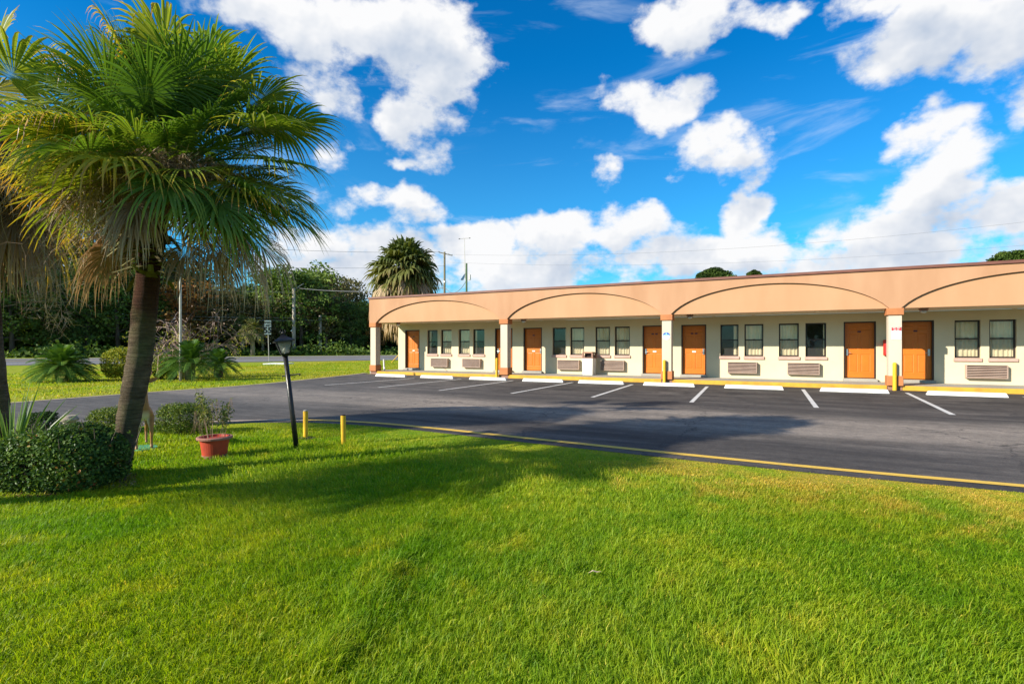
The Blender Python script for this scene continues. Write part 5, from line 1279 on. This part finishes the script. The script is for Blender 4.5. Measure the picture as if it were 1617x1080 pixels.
def dome_tree(px, ytop, dep, wpx, label, seed, m):
    p = AT(px, 548, dep); p.z = 0; H = CAMZ+(548-ytop)*dep/F; W = wpx/F*dep/2; t = thing('tree', p, label, 'tree')
    MB().tube([p-UP*.2, p+UP*H*.6, p+UP*H*.85], [.25,.18,.08], 8).build('trunk', M['bark'], t)
    mb = MB(); random.seed(seed)
    for j in range(15):
        a = j*2.399; r = W*.72*(j/15)**.6; q = random.uniform(.22,.38)*W; P, d = lumpy(1100, (p.x+math.sin(a)*r, p.y+math.cos(a)*r, H-q*.8-W*.42*(j/15)**1.2-random.uniform(0,.10)*W), (q,q,q*.72), seed=seed+j, lumps=10, shell=.2)
        tt = random.uniform(0,.5); leaves(mb, P, .24, None, tint=(tt,tt+.45), asp=.7); mb.build('crown', M[m], t)
dome_tree(1127, 418, 70, 84, 'dark green treetop showing over the roof above the third bay', 3, 'leafdark'); dome_tree(1190, 426, 72, 26, 'tiny treetop tip over the roof right of the larger one', 4, 'leafdark')
dome_tree(1602, 389, 52, 120, 'bright green treetop over the roof at the right edge', 5, 'leafmid')
# far small palms at the wood's edge
for px, yt, lb in ((399,505,'small cabbage palm at the wood edge left of the speed sign'),(383,500,'small cabbage palm at the wood edge, left of its twin')):
    p, d = n_at(px, 90 if px > 390 else 95); H = CAMZ+(548-yt)*d/F-1.5
    back_palm_at('cabbage_palm', p, H, 2.6, lb, seed=int(px), dead=0, nf=26)
# the wood behind, one mass
def wood_mass():
    mb = MB(); n = 95000; s = rng.uniform(-160, 330, n); N = rng.uniform(104, 128, n)
    top = 10.5+2.0*np.sin(s*.11)+1.4*np.sin(s*.31+1)+.9*np.sin(s*.77)
    top = np.where(s > 55, top*.72, top); 
    z = rng.random(n)**1.7*top; x = u.x*s+nn.x*N; y = u.y*s+nn.y*N; leaves(mb, np.stack([x,y,z],1), 1.35, None, tint=(0,.55), asp=.8)
    o = mb.build('woodland', M['leafdark']); tag(o, 'dark mass of woodland filling in behind the separate trees', 'woodland', kind='stuff')
    mb = MB(); n = 42000; s = rng.uniform(-160, 330, n); N = 92+rng.normal(size=n)*1.6+2*np.sin(s*.2)
    z = np.abs(rng.normal(size=n))*.75*(1+.5*np.sin(s*.37)); x = u.x*s+nn.x*N; y = u.y*s+nn.y*N; leaves(mb, np.stack([x,y,z],1), .55, None, tint=(0,.8), asp=.7)
    o = mb.build('undergrowth', M['leafmid']); tag(o, 'low rough undergrowth along the foot of the wood', 'undergrowth', kind='stuff')
wood_mass()
# trees across the lawn behind the camera, seen only in the window glass
for k, (x, y, h) in enumerate(((-46,-52,1.0),(-30,-60,1.2),(-12,-55,1.0),(6,-62,1.15),(24,-54,1.0),(44,-60,1.2))):
    c = copy_tree(protos[k % 3]); c.location = (x, y, 0); c.scale = (h,h,h); tag(c, 'large tree standing across the lawn behind the viewer, seen in window reflections', 'tree', 'trees across the lawn')
# ------------------------------------------------------------------ grass
def in_island(x, y):
    P = [(p.x, p.y) for p in offset(isl, .31)]; inside = np.zeros(len(x), bool); n = len(P)
    P = P + [(40, -30)]; n = len(P); j = n-1
    for i in range(n):
        xi, yi = P[i]; xj, yj = P[j]
        c = ((yi > y) != (yj > y)) & (x < (xj-xi)*(y-yi)/(yj-yi+1e-12)+xi); inside ^= c; j = i
    return inside
def clump(x, y):
    return (np.sin(x*2.3+1.3*np.sin(y*1.7))+np.sin(y*2.9+1.1*np.sin(x*2.1+2))+np.sin((x+y)*5.3)*.6+np.sin((x-y)*7.1+1)*.5)/3.1
def kerb_dist(x, y):
    d = np.full(len(x), 9.0)
    for q in offset(isl, .31): d = np.minimum(d, np.hypot(x-q.x, y-q.y))
    return d
def grass(name, x, y, hgt, wid, label, kerb=True):
    n = len(x); kd = np.clip(kerb_dist(x, y)/1.2, .22, 1) if kerb else 1; cl = clump(x, y); fine = np.sin(x*31+3*np.sin(y*17))*np.sin(y*29+2*np.sin(x*19))
    h = hgt*(1+.30*cl+.22*fine)*rng.uniform(.45,1.5,n)*kd; a = rng.uniform(0, 2*PI, n); w = wid*rng.uniform(.7,1.2,n)
    # the mower left the sward leaning in swirls
    la = 1.6*np.sin(x*.9+.7*y)+1.2*np.sin(y*1.3)+rng.normal(size=n)*1.2; ln = rng.uniform(.25,1.05,n)
    dx, dy = np.cos(la)*ln, np.sin(la)*ln; sx, sy = np.cos(a)*w/2, np.sin(a)*w/2; z0 = np.full(n, -.002)
    V = np.empty((n,5,3)); V[:,0] = np.stack([x-sx,y-sy,z0],1); V[:,1] = np.stack([x+sx,y+sy,z0],1)
    mx, my, mz = x+dx*h*.35, y+dy*h*.35, h*.58
    V[:,2] = np.stack([mx-sx*.8,my-sy*.8,mz],1); V[:,3] = np.stack([mx+sx*.8,my+sy*.8,mz],1)
    V[:,4] = np.stack([x+dx*h*.95,y+dy*h*.95,h*np.sqrt(np.maximum(.12,1-ln**2*.75))],1)
    me = bpy.data.meshes.new(name); me.vertices.add(n*5); me.vertices.foreach_set('co', V.astype(np.float32).ravel())
    b = (np.arange(n)*5)[:,None]; L = np.concatenate([b+np.array([0,1,3,2]), b+np.array([2,3,4])], 1).ravel().astype(np.int32)
    me.loops.add(n*7); me.loops.foreach_set('vertex_index', L); me.polygons.add(n*2)
    st = np.stack([np.arange(n)*7, np.arange(n)*7+4], 1).ravel().astype(np.int32); me.polygons.foreach_set('loop_start', st)
    me.update(calc_edges=True); t = rng.beta(2.2, 2.2, n)*.9; t = np.where(rng.random(n) < .035, rng.uniform(.9,1,n), t)
    at = me.attributes.new('tint', 'FLOAT', 'POINT'); at.data.foreach_set('value', np.repeat(t, 5).astype(np.float32)); me.materials.append(M['blade'])
    o = link(bpy.data.objects.new(name, me)); tag(o, label, 'grass', kind='stuff')
def scatter(n, d0, d1, hw, pw=1.0):
    # points over the wedge of lawn the photograph looks at, a little beyond each side
    d = d0+(d1-d0)*rng.random(n)**pw; s = rng.uniform(-hw,hw+.45,n)*d
    return s*CY - d*SY, s*SY + d*CY
x, y = scatter(460000, 1.75, 5.2, 1.28, .85); k = in_island(x, y); x1, y1 = x[k], y[k]
x, y = scatter(390000, 4.6, 13.0, 1.25, .9); k = in_island(x, y); x2, y2 = x[k], y[k]
grass('grass', x1, y1, .044, .0042, 'mown bright green lawn blades in the foreground')
grass('grass', x2, y2, .048, .0085, 'mown lawn blades running back to the kerb line')
# longer, paler tussocks the mower missed, in loose rows
cx, cy = [], []
for k in range(260):
    if k < 110:
        f = random.random(); c = G(672-170*f+random.gauss(0,14), 815+245*f+random.gauss(0,8))
    elif k < 160: f = random.random(); c = G(960+330*f+random.gauss(0,16), 860+220*f)
    else:
        d = 2.0+6*random.random()**1.3; s_ = random.uniform(-1,1)*d; c = Vector((s_*CY-d*SY, s_*SY+d*CY, 0))
    m_ = random.randint(18, 55); r_ = random.uniform(.02,.07); cx.append(c.x+rng.normal(size=m_)*r_); cy.append(c.y+rng.normal(size=m_)*r_)
cx, cy = np.concatenate(cx), np.concatenate(cy); k = in_island(cx, cy); grass('grass', cx[k], cy[k], .080, .0045, 'longer pale tussocks standing out of the mown lawn')
n = 90000; s_ = rng.uniform(-14, 42, n); x = rng.uniform(-36, -16.6, n); y = s_; k = (x*nn.x+y*nn.y < 52.5); x, y = x[k], y[k]
edge = np.interp(y, [0,5.5,9,12.5,17,21.7,40], [-17.3,-17.2,-17.5,-17.4,-18.6,-20.1,-20.1]); k = x < edge-.05; grass('grass', x[k], y[k], .055, .030, 'rougher grass on the far lawn before the highway', False)
# bare mulch and fallen leaves under the hedge, one fallen leaf on the lawn
m = MB(); n = 2600; q = AT(60,786,4.7); px_s = rng.uniform(-40,215,n); py_s = 788-22*rng.random(n)**1.5-(px_s-60)*.12*(px_s > 60); P = np.array([tuple(G(a, b)) for a, b in zip(px_s, py_s)]); P[:,2] = rng.uniform(.004,.03,n)
leaves(m, P, .035, None, up=0); o = m.build('leaf_litter', leafmat('litter', [(0,(.10,.05,.03)),(.6,(.26,.15,.08)),(1,(.42,.30,.18))], .9, .1, 4, .3, .1)); tag(o, 'brown leaf litter and mulch along the foot of the hedge', 'leaf litter', kind='stuff')
p = G(938.5, 917); m = MB(); m.ribbon([p+Vector((-.035,-.01,.045)), p+Vector((-.01,0,.06)), p+Vector((.015,.005,.055)), p+Vector((.04,.01,.062))], [.006,.034,.030,.004], Vector((.3,-.9,.3)).normalized(), .15, UP)
o = m.build('fallen_leaf', mat('dry_leaf', (.52,.38,.28), (.40,.27,.19), 20, .8), base=p); tag(o, 'single curled dry leaf lying on the foreground lawn', 'leaf')
